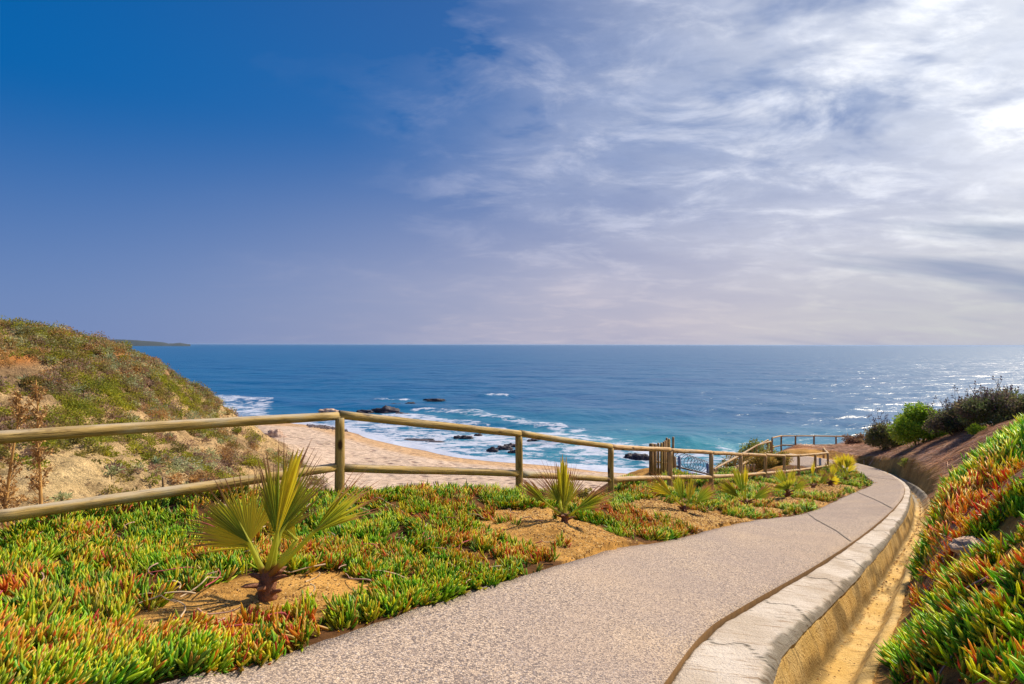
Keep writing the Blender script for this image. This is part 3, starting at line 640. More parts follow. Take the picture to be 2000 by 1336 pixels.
# far headland
def headland():
    Yh = 5200; xs = np.linspace(150, 372, 90); V = []
    for X in xs:
        top = np.interp(X, [150, 225, 250, 300, 318, 330, 340, 352, 360, 372], [662, 663, 663.5, 667, 668.2, 671, 670.5, 669.4, 671, 672.5])
        t_ = W(X, top + (vnoise(X * 0.35, 0, 4) - 0.5) * 0.8, Yh); bfr = WZ(X, 674, 0); bfr = np.array([t_[0] * 0.96, Yh * 0.96, -2.0])
        bk = np.array([t_[0] * 1.15, Yh * 1.15, -2.0]); m_ = t_.copy(); m_[0] *= 0.975; m_[1] *= 0.975; m_[2] *= 0.65
        V += [bfr, m_, t_, bk]
    o = mesh_np('far_hills', np.array(V), grid_faces(len(xs), 4), m_plain('far_scrub', (0.035, 0.05, 0.05), 0.9, 0, 0.002)); tag(o, kind='structure')
headland()

# ------------------------------------------------------------------ round timber
def log_mesh(name, length, r0, r1, mat, parent, loc, axisv, seed, bend=0.01, seg=14, n=12, dome=0.25):
    ts = np.linspace(0, 1, n); V = []
    th = np.linspace(0, 2 * math.pi, seg, endpoint=False)
    zs = [0.0] + list(ts * length) + [length]
    rr = [0.001] + list(r0 + (r1 - r0) * ts) + [0.001]
    zs[0] = -dome * r0 * 0.35; zs[-1] = length + dome * r1 * 0.35
    for i, (zz, r) in enumerate(zip(zs, rr)):
        tt = np.clip(zz / length, 0, 1)
        cx_ = bend * math.sin(math.pi * tt) + 0.15 * r0 * (float(vnoise(tt * 4, seed, 1)) - 0.5); cy_ = bend * 0.6 * math.sin(math.pi * tt + seed)
        ra = r * (1 + 0.07 * (vnoise(np.cos(th) * 1.5 + seed, np.sin(th) * 1.5 + tt * length * 1.6, 3) - 0.5) * 2)
        V.append(np.c_[cx_ + ra * np.cos(th), cy_ + ra * np.sin(th), np.full(seg, zz)])
    o = mesh_np(name, np.vstack(V), grid_faces(len(zs), seg, True), mat, parent)
    o.rotation_mode = 'QUATERNION'; o.rotation_quaternion = Vector(axisv).to_track_quat('Z', 'Y')
    o.location = Vector(loc) - (parent.location if parent else Vector((0, 0, 0)))
    return o
def rail(parent, a, b, r, mat, seed, bend=0.012, ext=0.0):
    a = Vector(a); b = Vector(b); d = (b - a); L = d.length; d.normalize(); a = a - d * ext
    return log_mesh('rail', L + 2 * ext, r, r * 0.95, mat, parent, a, d, seed, bend, 14, 16)

fence = empty('wooden_fence', FB[1]); tag(fence, 'round-pole timber fence with two rails running down the clifftop beside the small palms', 'fence')
RAD = 0.056
for i, (t_, b_) in enumerate(zip(FT, FB)):
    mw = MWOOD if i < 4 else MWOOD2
    zb = float(terrain(np.array([b_[0]]), np.array([b_[1]]), False)[0])
    base = Vector((b_[0], b_[1], min(zb, b_[2]) - 0.35)); L = t_[2] - base.z - RAD * 0.55
    log_mesh('post', L, 0.062, 0.058, MWOOD if i in (1, 2, 3) else mw, fence, base, (0.01 * math.sin(i * 2), 0.008 * math.cos(i * 3), 1), i * 3.1, 0.004, 14, 10)
for i in range(len(FT) - 1):
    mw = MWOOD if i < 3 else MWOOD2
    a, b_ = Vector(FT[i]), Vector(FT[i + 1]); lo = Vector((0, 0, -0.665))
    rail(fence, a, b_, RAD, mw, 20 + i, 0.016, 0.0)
    d = (b_ - a).normalized() * 0.05
    rail(fence, a + lo + d, b_ + lo - d, RAD, mw, 60 + i, 0.012, 0.0)
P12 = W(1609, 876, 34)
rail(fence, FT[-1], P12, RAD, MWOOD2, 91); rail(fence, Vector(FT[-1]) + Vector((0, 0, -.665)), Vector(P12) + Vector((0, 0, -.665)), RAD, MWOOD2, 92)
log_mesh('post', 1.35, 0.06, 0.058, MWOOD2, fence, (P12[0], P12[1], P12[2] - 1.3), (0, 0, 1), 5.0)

# viewpoint railing and stair handrail further down
vr_px = [(1508, 855, 39), (1526, 851.5, 41), (1554, 851.5, 41.5), (1590, 851.5, 42), (1633, 852, 42.5), (1668, 852.5, 43)]
VT = [Vector(W(*p)) for p in vr_px]
view = empty('viewpoint_railing', VT[1] - Vector((0, 0, 1))); tag(view, 'thin two-rail timber railing around the sandy lookout at the end of the path', 'railing')
for i, t_ in enumerate(VT):
    zb = float(terrain(np.array([t_.x]), np.array([t_.y]), False)[0]); L = max(t_.z - zb + 0.3, 1.2)
    log_mesh('post', L, 0.06, 0.055, MWOODD, view, (t_.x, t_.y, t_.z - L), (0, 0, 1), i * 1.7)
for i in range(len(VT) - 1):
    rail(view, VT[i], VT[i + 1], 0.05, MWOOD2, 30 + i); rail(view, VT[i] - Vector((0, 0, .66)), VT[i + 1] - Vector((0, 0, .66)), 0.05, MWOODD, 40 + i)
def stair_rail(name, pts, label, lo, plen=1.25):
    T = [Vector(W(*p)) for p in pts]; e = empty(name, T[0] - Vector((0, 0, 1))); tag(e, label, 'handrail', 'stair handrails')
    for i, t_ in enumerate(T): log_mesh('post', plen, 0.055, 0.05, MWOOD, e, (t_.x, t_.y, t_.z - plen), (0, 0, 1), i * 1.3)
    for i in range(len(T) - 1):
        rail(e, T[i], T[i + 1], 0.052, MWOOD2, 50 + i); rail(e, T[i] - Vector((0, 0, lo)), T[i + 1] - Vector((0, 0, lo)), 0.052, MWOOD2, 53 + i)
stair_rail('stair_handrail', [(1505, 862, 38.5), (1478, 870, 37), (1448, 888, 35.5), (1418, 904, 34), (1394, 916, 33)], 'sloping handrail descending steeply left from the lookout corner, nearer of the pair', 0.66)
stair_rail('stair_handrail', [(1500, 859, 40.5), (1470, 875, 39.2), (1436, 893, 37.6), (1400, 912, 36.2)], 'sloping handrail behind the steps, farther of the pair', 0.66)

# low row of stakes under the steps
low = empty('stake_edging', W(1400, 935, 24)); tag(low, 'row of short round stakes edging the slope below the stair handrail', 'edging')
for i in range(16):
    p = Vector(W(1390 + i * 6.4, 929 - 0.9 * i, 26 + 0.35 * i)); log_mesh('stake', 0.75, 0.06, 0.055, MWOOD2 if i % 3 else MWOODD, low, (p.x, p.y, p.z - 0.45), (0, 0, 1), i * 2.2, 0.003, 8, 5)

# gate of upright stakes behind the fourth post
gate = empty('stake_gate', W(1300, 955, 15.2)); tag(gate, 'tall gate of narrow upright brown stakes standing open behind the fence rails', 'gate')
def plank(name, p, w_, th, h, mat, parent, yaw, tilt=0.0):
    sx_, sy_ = w_ / 2, th / 2; b_ = 0.006; V = []
    for zz in (0, h - 0.02, h):
        k_ = 1.0 if zz < h else 0.7
        V += [(-sx_ * k_, -sy_ * k_, zz), (sx_ * k_, -sy_ * k_, zz), (sx_ * k_, sy_ * k_, zz), (-sx_ * k_, sy_ * k_, zz)]
    o = mesh_np(name, np.array(V), [grid_faces(3, 4, True), np.array([[3, 2, 1, 0], [8, 9, 10, 11]])], mat, parent, smooth_=False)
    o.location = Vector(p) - parent.location; o.rotation_euler = (tilt, 0, yaw); return o
ga, gb = W(1274, 955, 14.9), W(1313, 955, 16.6)
gyaw = math.atan2(gb[1] - ga[1], gb[0] - ga[0])
slots = [(1272, 866, 12, 0.11), (1279, 867, 0, 0.10), (1286, 865, 0, 0.06), (1291, 864.5, 0, 0.06), (1295.5, 862.5, 0, 0.055), (1299.5, 860, 0, 0.05), (1303, 855, 0, 0.06), (1307, 857, 0, 0.07), (1314, 853, 0, 0.06)]
for i, (x_, yt, _, wd) in enumerate(slots):
    Yg = 14.9 + (x_ - 1272) / 42 * 1.7
    t_ = W(x_, yt, Yg); b_ = W(x_, 956 - (x_ - 1272) * 0.15, Yg)
    plank('stake', b_, wd, 0.05, t_[2] - b_[2], (MWOODD, MWOOD2, MWOODD, MWOOD)[i % 4] if i > 1 else MWOODD, gate, 0.3 if i < 2 else gyaw, 0.01 * math.sin(i * 5))
for yy in (872, 901, 940):
    a = Vector(W(1272, yy, 15.0)); b_ = Vector(W(1314, yy + 4, 16.7)); log_mesh('crosspiece', (b_ - a).length, 0.028, 0.026, MWOODD, gate, a, b_ - a, 7.0 + yy, 0.0, 8, 4)

# blue sheeted barrier with coiled wire
bar = empty('blue_barrier', W(1350, 940, 21)); tag(bar, 'low barrier with blue sheeting between dark posts behind the middle fence rails', 'barrier')
MBLUE = m_plain('blue_sheet', (0.07, 0.075, 0.36), 0.5); MGALV = m_plain('galvanised', (0.16, 0.20, 0.30), 0.5, 0.6); MDARK = m_plain('dark_frame', (0.07, 0.055, 0.06), 0.6)
qa, qb, qc, qd = W(1322, 914, 20), W(1386, 928, 24), W(1386, 944, 24), W(1322, 944, 20)
n_ = 16; V = []; 
for i in range(n_):
    f = i / (n_ - 1); a = qa * (1 - f) + qb * f; d_ = qd * (1 - f) + qc * f; a = a.copy(); a[2] -= 0.04
    for k_ in range(5):
        g_ = k_ / 4; p = a * (1 - g_) + d_ * g_; p[1] += 0.03 * math.sin(i * 1.9 + k_); V.append(p - np.array(bar.location))
o = mesh_np('sheet', np.array(V), grid_faces(n_, 5), MBLUE, bar); md = o.modifiers.new('t', 'SOLIDIFY'); md.thickness = 0.01
for a, b_, nm in [((1320, 911, 20), (1390, 928, 24.2), 'top_bar'), ((1335, 935, 20.6), (1388, 937, 24.0), 'bottom_bar')]:
    A_ = Vector(W(*a)); B_ = Vector(W(*b_)); log_mesh(nm, (B_ - A_).length, 0.035, 0.035, MDARK, bar, A_, B_ - A_, 2.0, 0.0, 8, 4)
for x_, yt, Yp, m_ in [(1318, 892, 19.9, MWOODD), (1327, 891, 20.2, MGALV), (1382, 905, 23.8, MGALV)]:
    t_ = W(x_, yt, Yp); log_mesh('post', 1.5, 0.05, 0.05, m_, bar, (t_[0], t_[1], t_[2] - 1.5), (0, 0, 1), x_, 0.0, 8, 4)
def wire_tube(name, P, r, mat, parent=None, seg=5, cols=None):
    P = np.asarray(P); T = np.gradient(P, axis=0); T /= np.linalg.norm(T, axis=1)[:, None] + 1e-9
    up = np.array([0.13, 0.21, 0.97]); Nn = np.cross(T, up); Nn /= np.linalg.norm(Nn, axis=1)[:, None] + 1e-9; B = np.cross(T, Nn)
    th = np.linspace(0, 2 * math.pi, seg, endpoint=False); r = np.broadcast_to(r, (len(P),))
    V = P[:, None] + r[:, None, None] * (np.cos(th)[None, :, None] * Nn[:, None] + np.sin(th)[None, :, None] * B[:, None])
    if name is None: return V.reshape(-1, 3), grid_faces(len(P), seg, True)
    loc = np.array(parent.location) if parent else np.zeros(3)
    return mesh_np(name, V.reshape(-1, 3) - loc, grid_faces(len(P), seg, True), mat, parent, cols=None if cols is None else np.repeat(cols, seg, 0))
tt = np.linspace(0, 1, 420); a = W(1329, 898, 20.2); b_ = W(1380, 914, 23.8); ax = (b_ - a); axn = ax / np.linalg.norm(ax); sd_ = np.cross(axn, [0, 0, 1])
coil = a + ax * tt[:, None] + 0.27 * (np.cos(tt * 2 * math.pi * 9)[:, None] * sd_ * 1.0 + np.sin(tt * 2 * math.pi * 9)[:, None] * np.array([0, 0, 1])) + axn * (0.12 * np.sin(tt * 2 * math.pi * 9 + 1))[:, None]
tag(wire_tube('razor_wire', coil, 0.010, m_plain('wire', (0.13, 0.13, 0.16), 0.45, 0.8)), 'loose coil of wire strung above the blue barrier', 'wire coil')

# ------------------------------------------------------------------ leaf carpets
def leaves_mesh(base, dirv, length, width, cols0, cols1, bendv, nseg=3, sides=3):
    """fleshy finger leaves: tapered 3-sided prisms. base (n,3), dirv unit (n,3)"""
    n = len(base); up = np.array([0.31, 0.17, 0.94]); S = np.cross(dirv, up); S /= np.linalg.norm(S, axis=1)[:, None] + 1e-9; Tn = np.cross(dirv, S)
    ang0 = np.random.default_rng(1).random(n) * 6.28
    V = np.zeros((n, nseg * sides + 1, 3)); C = np.zeros((n, nseg * sides + 1, 3))
    prof = {2: [0.62, 1.0], 3: [0.6, 1.0, 0.78], 4: [0.55, 0.95, 1.0, 0.65]}[nseg]; pos = {2: [0, 0.5], 3: [0, 0.35, 0.74], 4: [0, .3, .6, .86]}[nseg]
    for k_ in range(nseg):
        c = base + dirv * (length * pos[k_])[:, None] + bendv * (length * pos[k_] ** 2)[:, None]
        for s_ in range(sides):
            a_ = ang0 + s_ * 2 * math.pi / sides
            V[:, k_ * sides + s_] = c + (np.cos(a_) * width * prof[k_] * 0.5)[:, None] * S + (np.sin(a_) * width * prof[k_] * 0.5)[:, None] * Tn
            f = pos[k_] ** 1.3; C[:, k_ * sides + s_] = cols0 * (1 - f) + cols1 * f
    V[:, -1] = base + dirv * length[:, None] + bendv * length[:, None]; C[:, -1] = cols1
    f = []
    for k_ in range(nseg - 1):
        for s_ in range(sides):
            s2 = (s_ + 1) % sides; f.append([k_ * sides + s_, k_ * sides + s2, (k_ + 1) * sides + s2, (k_ + 1) * sides + s_])
    q = np.array(f); tr = np.array([[(nseg - 1) * sides + s_, (nseg - 1) * sides + (s_ + 1) % sides, nseg * sides] for s_ in range(sides)])
    off = (np.arange(n) * (nseg * sides + 1))[:, None, None]
    return V.reshape(-1, 3), [(q[None] + off).reshape(-1, 4), (tr[None] + off).reshape(-1, 3)], C.reshape(-1, 3)
def join_parts(parts):
    V = []; C = []; Fq = {}; o = 0
    for v, fs, c in parts:
        if not isinstance(fs, (list, tuple)): fs = [fs]
        for f in fs: 
            f = np.asarray(f); Fq.setdefault(f.shape[1], []).append(f + o)
        V.append(v); C.append(c); o += len(v)
    return np.vstack(V), [np.vstack(f) for f in Fq.values()], np.vstack(C)
GREENS = np.array([[0.14, 0.38, 0.020], [0.24, 0.44, 0.020], [0.36, 0.50, 0.02], [0.50, 0.50, 0.02], [0.09, 0.26, 0.03]])
WARMS = np.array([[0.76, 0.44, 0.03], [0.78, 0.33, 0.03], [0.72, 0.20, 0.03], [0.74, 0.54, 0.05], [0.60, 0.09, 0.05], [0.70, 0.50, 0.16]])
def carpet_leaves(x, y, warm, lscale, seed, hgt=0.09, spread_=1.0):
    """x,y: tuft centres; returns leaf arrays"""
    r = np.random.default_rng(seed); nL = 7; n = len(x)
    z = terrain(x, y) - 0.012
    hum = fbm(x * 6.5, y * 6.5, 3, 14); z = z + (hum - 0.35).clip(0, 1) * hgt * 2 * r.random(n)
    z = z - 0.03
    sc_ = np.repeat(lscale, nL); K = np.tile(np.arange(nL), n) / (nL - 1.0)
    lean = fbm(x * 1.3, y * 1.3, 2, 61) - 0.5; lean2 = fbm(x * 1.3, y * 1.3, 2, 83) - 0.5
    Ax = np.c_[lean * 2.2 + r.normal(0, 0.38, n), lean2 * 2.2 + r.normal(0, 0.38, n), np.full(n, 0.9)]
    Ax /= np.linalg.norm(Ax, axis=1)[:, None]; Axr = np.repeat(Ax, nL, 0)
    P1 = np.cross(Axr, [0.3, 0.9, 0.1]); P1 /= np.linalg.norm(P1, axis=1)[:, None]; P2 = np.cross(Axr, P1)
    X = np.repeat(np.c_[x, y, z], nL, 0) + Axr * (K * 0.065 * sc_ * spread_ - 0.005)[:, None]
    X[:, :2] += r.normal(0, 0.006, (n * nL, 2)) * sc_[:, None]
    phi = np.repeat(r.random(n) * 6.28, nL) + (np.tile(np.arange(nL), n) % 2) * math.pi + (np.tile(np.arange(nL), n) // 2) * 1.57 + r.normal(0, 0.25, n * nL)
    tau = 1.05 - 0.75 * K + r.normal(0, 0.13, n * nL)
    D = Axr * np.cos(tau)[:, None] + (P1 * np.cos(phi)[:, None] + P2 * np.sin(phi)[:, None]) * np.sin(tau)[:, None]
    D[:, 2] += 0.18; D /= np.linalg.norm(D, axis=1)[:, None]
    L = r.uniform(0.050, 0.112, n * nL) * sc_ * spread_; Wd = r.uniform(0.0105, 0.0185, n * nL) * (0.5 + 0.5 * spread_) * np.maximum(1, sc_ * 1.15)
    B = Axr * 0.28
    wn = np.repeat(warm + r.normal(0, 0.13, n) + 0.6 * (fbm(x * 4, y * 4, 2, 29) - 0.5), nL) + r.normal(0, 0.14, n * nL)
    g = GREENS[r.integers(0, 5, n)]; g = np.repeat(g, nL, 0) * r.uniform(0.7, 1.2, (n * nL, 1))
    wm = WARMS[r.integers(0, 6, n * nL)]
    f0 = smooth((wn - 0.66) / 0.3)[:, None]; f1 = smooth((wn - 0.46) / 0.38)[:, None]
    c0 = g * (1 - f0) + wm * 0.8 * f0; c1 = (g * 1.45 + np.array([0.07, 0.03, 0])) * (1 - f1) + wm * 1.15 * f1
    return X, D, L, Wd, c0.clip(0, 1), c1.clip(0, 1), B
def build_carpet(name, label, x, y, warm, lod, seed, spread_=1.0, gain=1.0):
    parts = []
    for lo, hi, nseg, ls in lod:
        d = np.hypot(x, y); m = (d >= lo) & (d < hi)
        if not m.any(): continue
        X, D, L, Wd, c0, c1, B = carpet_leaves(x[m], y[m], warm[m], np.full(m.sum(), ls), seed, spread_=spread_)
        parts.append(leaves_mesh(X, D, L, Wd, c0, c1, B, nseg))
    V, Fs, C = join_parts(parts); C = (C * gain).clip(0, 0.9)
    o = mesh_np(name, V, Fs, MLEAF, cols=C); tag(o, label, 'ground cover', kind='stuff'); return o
def thin(x, y, dens_near, total_scale=1.0):
    return x, y
# left carpet
N = 420000
# sample denser near the camera: draw in polar form about the camera
rr = 1.6 + (36 - 1.6) * rng.random(N) ** 1.5; aa = rng.uniform(-1.25, 0.75, N)
x = rr * np.sin(aa); y = rr * np.cos(aa)
dL, _, _ = side_dist(x, y, PL); dL = -dL; dF, _, sF = side_dist(x, y, FL); dF = -dF; dR, _, _ = side_dist(x, y, PR)
bm = bare_mask(x, y); edge = (fbm(x * 2.0, y * 2.0, 3, 40) - 0.5) * 0.22 + (fbm(x * 7, y * 7, 2, 43) - 0.5) * 0.10
reach = np.interp(sF, [0, 3, 8, 11, 14, 18, 24, 36], [1.6, 1.3, 0.9, 0.9, 0.5, 1.2, 1.6, 0.6])
ok = (dL > 0.035 + edge) & (dF < reach + (fbm(x, y, 2, 4) - 0.5) * 0.8) & (rng.random(N) > bm * 1.02) & ~((y > 30) | (x > 17.5)) & (rng.random(N) < (0.06 + 0.84 * smooth((fbm(x * 6, y * 6, 2, 70) - 0.40) / 0.16)) * (0.35 + 0.65 * smooth((fbm(x * 1.7, y * 1.7, 3, 71) - 0.34) / 0.12)))
ok &= ~((dR > 0) & (dL < 0.5) & (y < 1))
x, y, dLk = x[ok], y[ok], dL[ok]
warm = fbm(x * 1.6, y * 1.6, 4, 23) * 1.0 + 0.03 + 0.12 * np.exp(-((dLk - 0.5) / 0.7) ** 2) - 0.10 * smooth((np.hypot(x, y) - 12) / 8)
print('left tufts', len(x))
LOD = [(0, 4.6, 4, 1.0), (4.6, 8, 3, 1.0), (8, 14, 2, 1.1), (14, 60, 2, 1.35)]
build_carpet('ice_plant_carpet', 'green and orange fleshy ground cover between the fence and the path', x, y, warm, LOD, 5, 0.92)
# right bank
N = 170000
rr = 1.5 + (15 - 1.5) * rng.random(N) ** 1.15; aa = rng.uniform(0.28, 1.45, N); x = rr * np.sin(aa); y = rr * np.cos(aa)
dR, _, _ = side_dist(x, y, PR); bm = bare_mask(x, y); edge = (fbm(x * 2.4, y * 2.4, 3, 47) - 0.5) * 0.55
band = 10.9 - (x - 7.0) * 1.1
ok = (dR > 1.02 + edge) & (y < band + (fbm(x, y, 2, 14) - 0.5) * 1.0) & (rng.random(N) > bm * 1.02) & (x < 11) & (dR > 1.16 + edge * 0.6 - 0.3 * smooth((y - 4.2) / 1.5))
ok &= rng.random(N) < (0.02 + 0.52 * smooth((fbm(x * 4, y * 4, 3, 19) - 0.42) / 0.16)) * (0.22 + 0.78 * smooth((fbm(x * 1.9 + 3, y * 1.9, 3, 119) - 0.40) / 0.08))
x, y = x[ok], y[ok]
px_, py_, _ = proj(np.c_[x, y, terrain(x, y)])
warm = fbm(x * 1.1, y * 1.1, 4, 33) * 1.35 - 0.22 + 0.30 * np.exp(-((px_ - 1880) / 110) ** 2 - ((py_ - 1000) / 70) ** 2) - 0.25 * smooth((900 - py_) / 40) - 0.12 * smooth((py_ - 1180) / 80)
print('right tufts', len(x))
build_carpet('ice_plant_bank', 'orange, red and green fleshy ground cover spilling down the bank right of the drain', x, y, warm, [(0, 4.2, 4, 1.0), (4.2, 8, 3, 1.1), (8, 60, 2, 1.25)], 6, 1.0, 1.3)  # gain brightens the leaf colour to offset the shade on this bank

# bare runner stems trailing through the bank and over the drain
def stem_points(px0, py0, Y0, px1, py1, Y1, sag=0.05, n=14, seed=0, lift=0.03):
    a = W(px0, py0, Y0); b_ = W(px1, py1, Y1); t_ = np.linspace(0, 1, n)[:, None]; P = a * (1 - t_) + b_ * t_
    q = np.array([[fbm(np.array([k * 0.4 + seed]), np.array([seed * 1.0]), 2, 3)[0] - 0.5, fbm(np.array([k * 0.4 + seed]), np.array([7.0]), 2, 5)[0] - 0.5, 0] for k in range(n)])
    P = P + q * sag * 2; zt = terrain(P[:, 0], P[:, 1]); P[:, 2] = np.maximum(zt + lift, P[:, 2] * 0 + zt + lift); return P
sp = []
r_ = np.random.default_rng(8)
for k in range(60):
    a_ = r_.uniform(0.45, 1.0); d_ = r_.uniform(3.0, 8); x0 = d_ * math.sin(a_); y0 = d_ * math.cos(a_)
    dd, _, _ = side_dist(np.array([x0]), np.array([y0]), PR)
    if dd[0] < 1.15: continue
    th = r_.uniform(2.2, 4.4); L_ = r_.uniform(0.2, 0.5); t_ = np.linspace(0, 1, 12)
    X_ = x0 + L_ * t_ * math.cos(th) + 0.03 * np.sin(t_ * 7 + k); Y_ = y0 + L_ * t_ * math.sin(th) + 0.03 * np.cos(t_ * 6 + k)
    P = np.c_[X_, Y_, terrain(X_, Y_) + 0.055 + 0.02 * np.sin(t_ * 5)]
    v, f = wire_tube(None, P, 0.0055 * (1.2 - t_ * 0.5), None); c = np.tile(np.array([[0.34, 0.24, 0.22], [0.30, 0.08, 0.08]])[k % 2], (len(v), 1)); sp.append((v, [f], c))
for k in range(150):
    d_ = r_.uniform(2.4, 7.5); a_ = r_.uniform(-0.85, 0.1); x0 = d_ * math.sin(a_); y0 = d_ * math.cos(a_)
    dl, _, _ = side_dist(np.array([x0]), np.array([y0]), PL)
    if dl[0] > -0.15: continue
    th = r_.uniform(0, 6.28); L_ = r_.uniform(0.12, 0.4); t_ = np.linspace(0, 1, 12)
    X_ = x0 + L_ * t_ * math.cos(th) + 0.02 * np.sin(t_ * 7 + k); Y_ = y0 + L_ * t_ * math.sin(th) + 0.02 * np.cos(t_ * 6 + k)
    P = np.c_[X_, Y_, terrain(X_, Y_) + 0.060 + 0.025 * np.sin(t_ * 5 + k)]
    v, f = wire_tube(None, P, 0.005 * (1.2 - t_ * 0.6), None); c = np.tile(np.array([[0.50, 0.32, 0.26], [0.45, 0.10, 0.12], [0.60, 0.46, 0.30]])[k % 3], (len(v), 1)); sp.append((v, [f], c))
V, Fs, C = join_parts(sp); tag(mesh_np('runner_stems', V, Fs, MDRY, cols=C), 'bare grey and reddish runners lying among the fleshy leaves on both sides', 'stems', kind='stuff')

# ------------------------------------------------------------------ young fan palms
def frond(parent, hast, tip, spread, nseg, petiole_from, seed, dry=0.3, fold=0.5, yellow=0.3, facing=None, join=0.55, stalk=True):
    """one fan leaf: petiole + pleated blade with free thread-like tips"""
    r = np.random.default_rng(seed); loc = np.array(parent.location)
    e = empty('frond', parent.location); e.parent = parent; e.location = (0, 0, 0)
    H = np.array(hast); T = np.array(tip); A0 = np.array(petiole_from)
    D = T - H; L = np.linalg.norm(D); D = D / L
    view = (H - [0, 0, CZ]) / np.linalg.norm(H - [0, 0, CZ]) if facing is None else np.array(facing, float)
    Nn = view - D * np.dot(view, D); Nn /= np.linalg.norm(Nn); S = np.cross(D, Nn)
    # petiole
    t_ = np.linspace(0, 1, 12); mid = (A0 + H) / 2 + np.array([0, 0, -0.02]); P = ((1 - t_) ** 2)[:, None] * A0 + (2 * t_ * (1 - t_))[:, None] * mid + (t_ ** 2)[:, None] * H
    P = np.vstack([P, H + D * L * 0.12, H + D * L * 0.3]); pr = np.concatenate([np.linspace(0.024, 0.013, 12), [0.008, 0.002]]) * (1.15 if len(parent.name) and parent.location.y > 12 else 1.0)
    pc = np.tile(np.array([0.58, 0.60, 0.07]), (len(P), 1)); pc[:4] = [0.42, 0.22, 0.06]
    if stalk:
        v, f = wire_tube(None, P, pr, None, seg=7)
        mesh_np('leafstalk', v - loc, f, MPALM, e, cols=np.repeat(pc, 7, 0))
    parts = []; half = spread / 2
    for i in range(nseg):
        u = (i / (nseg - 1)) * 2 - 1; th = u * half + r.normal(0, 0.012)
        Ls = L * (1 - 0.22 * abs(u) ** 1.5) * r.uniform(0.88, 1.06)
        # pleated cone: outer segments fold backwards
        dirv = D * math.cos(th) + S * math.sin(th); back = fold * (abs(u) ** 1.3)
        dirv = dirv + Nn * back * (0.6 if i % 2 else 0.5) ; dirv /= np.linalg.norm(dirv)
        K = 8; ss = np.linspace(0.0, 1.0, K); w0 = max(spread / nseg * 0.60, 0.035)
        side = np.cross(dirv, Nn); side /= np.linalg.norm(side); nv = np.cross(side, dirv)
        V = []; C = []
        droop = r.uniform(0.02, 0.12) * (1.8 if u * u > 0.5 else 1.0); kick = r.normal(0, 0.05)
        dead = dry + r.normal(0, 0.10) + 0.25 * abs(u)
        for k_, s_ in enumerate(ss):
            wdt = min(s_ * Ls * w0, join * Ls * w0) * (1.0 if s_ < join else max(0.05, 1 - ((s_ - join) / (1 - join)) ** 0.75))
            c = H + dirv * s_ * Ls + np.array([0, 0, -1]) * droop * max(0, s_ - 0.5) ** 2 * 2 * Ls + side * kick * max(0, s_ - join) * Ls
            ridge = 0.35 * wdt
            V += [c - side * wdt - nv * ridge, c + nv * ridge, c + side * wdt - nv * ridge]
            g = np.array([0.055, 0.19, 0.02]) * r.uniform(0.8, 1.2); yl = np.array([0.85, 0.68, 0.03]); br = np.array([0.34, 0.15, 0.08])
            fy = np.clip(yellow * (0.6 + 0.9 * abs(u)) + (s_ - 0.35) * 0.9 + 0.18 * (i % 2), 0, 1) * 0.85; fb = smooth((s_ - (0.92 - 0.55 * dead)) / 0.22)
            col = (g * (1 - fy) + yl * fy) * (1 - fb) + br * fb; edgec = col * 0.75 + yl * 0.25 * (1 - fb) + br * 0.25 * fb
            C += [edgec, col * 0.9, edgec]
        V = np.array(V); parts.append((V, [grid_faces(K, 3)], np.clip(np.array(C), 0, 1)))
    V, Fs, C = join_parts(parts); mesh_np('leaf_blade', V - loc, Fs, MPALM, e, smooth_=False, cols=C)
    return e
def palm(base_px, Y, label, fronds, trunk_h, trunk_r, seed):
    x_, y_ = base_px; b_ = W(x_, y_, Y); zt = float(terrain(np.array([b_[0]]), np.array([b_[1]]))[0]); 
    root = empty('fan_palm', (b_[0], b_[1], zt)); tag(root, label, 'palm', 'young fan palms planted along the path')
    base = np.array([b_[0], b_[1], zt]); th = np.linspace(0, 2 * math.pi, 12, endpoint=False); V = []; 
    prof = [(-0.06, 0.85), (0.0, 1.1), (0.25, 1.0), (0.5, 1.05), (0.75, 0.8), (1.0, 0.5), (1.02, 0.05)]
    for h_, k_ in prof:
        rad = trunk_r * k_ * (1 + 0.18 * np.sin(th * 3 + h_ * 9 + seed)); V.append(np.c_[rad * np.cos(th), rad * np.sin(th), np.full(12, h_ * trunk_h)])
    mesh_np('trunk', np.vstack(V), grid_faces(len(prof), 12, True), MBARK, root)
    # cut old leaf bases sticking out
    r = np.random.default_rng(seed); nb = 9 if trunk_h > 0.12 else 5
    for k_ in range(nb):
        a_ = k_ * 2.4 + r.normal(0, .2); zz = trunk_h * r.uniform(0.12, 0.8); L_ = trunk_r * r.uniform(1.2, 3.2)
        P = np.array([[math.cos(a_) * q * L_ + math.cos(a_) * trunk_r * 0.5, math.sin(a_) * q * L_ + math.sin(a_) * trunk_r * 0.5, zz + q * L_ * 0.55 - q * q * L_ * 0.2] for q in np.linspace(0, 1, 6)])
        v, f = wire_tube(None, P, trunk_r * np.array([0.42, 0.40, 0.34, 0.30, 0.26, 0.05]), None, seg=6)
        v[:, 2] = zz + (v[:, 2] - zz)
        mesh_np('leaf_base', v, f, MBARK, root)
    top = base + np.array([0, 0, trunk_h * 0.8])
    for k_, fr in enumerate(fronds):
        (hx, hy, hd), (tx, ty, td), spread, nseg, kw = fr
        frond(root, W(hx, hy, Y + hd), W(tx, ty, Y + td), spread, nseg, top + np.array([r.normal(0, .012), r.normal(0, .012), -0.02]), seed * 10 + k_, **kw)
    return root
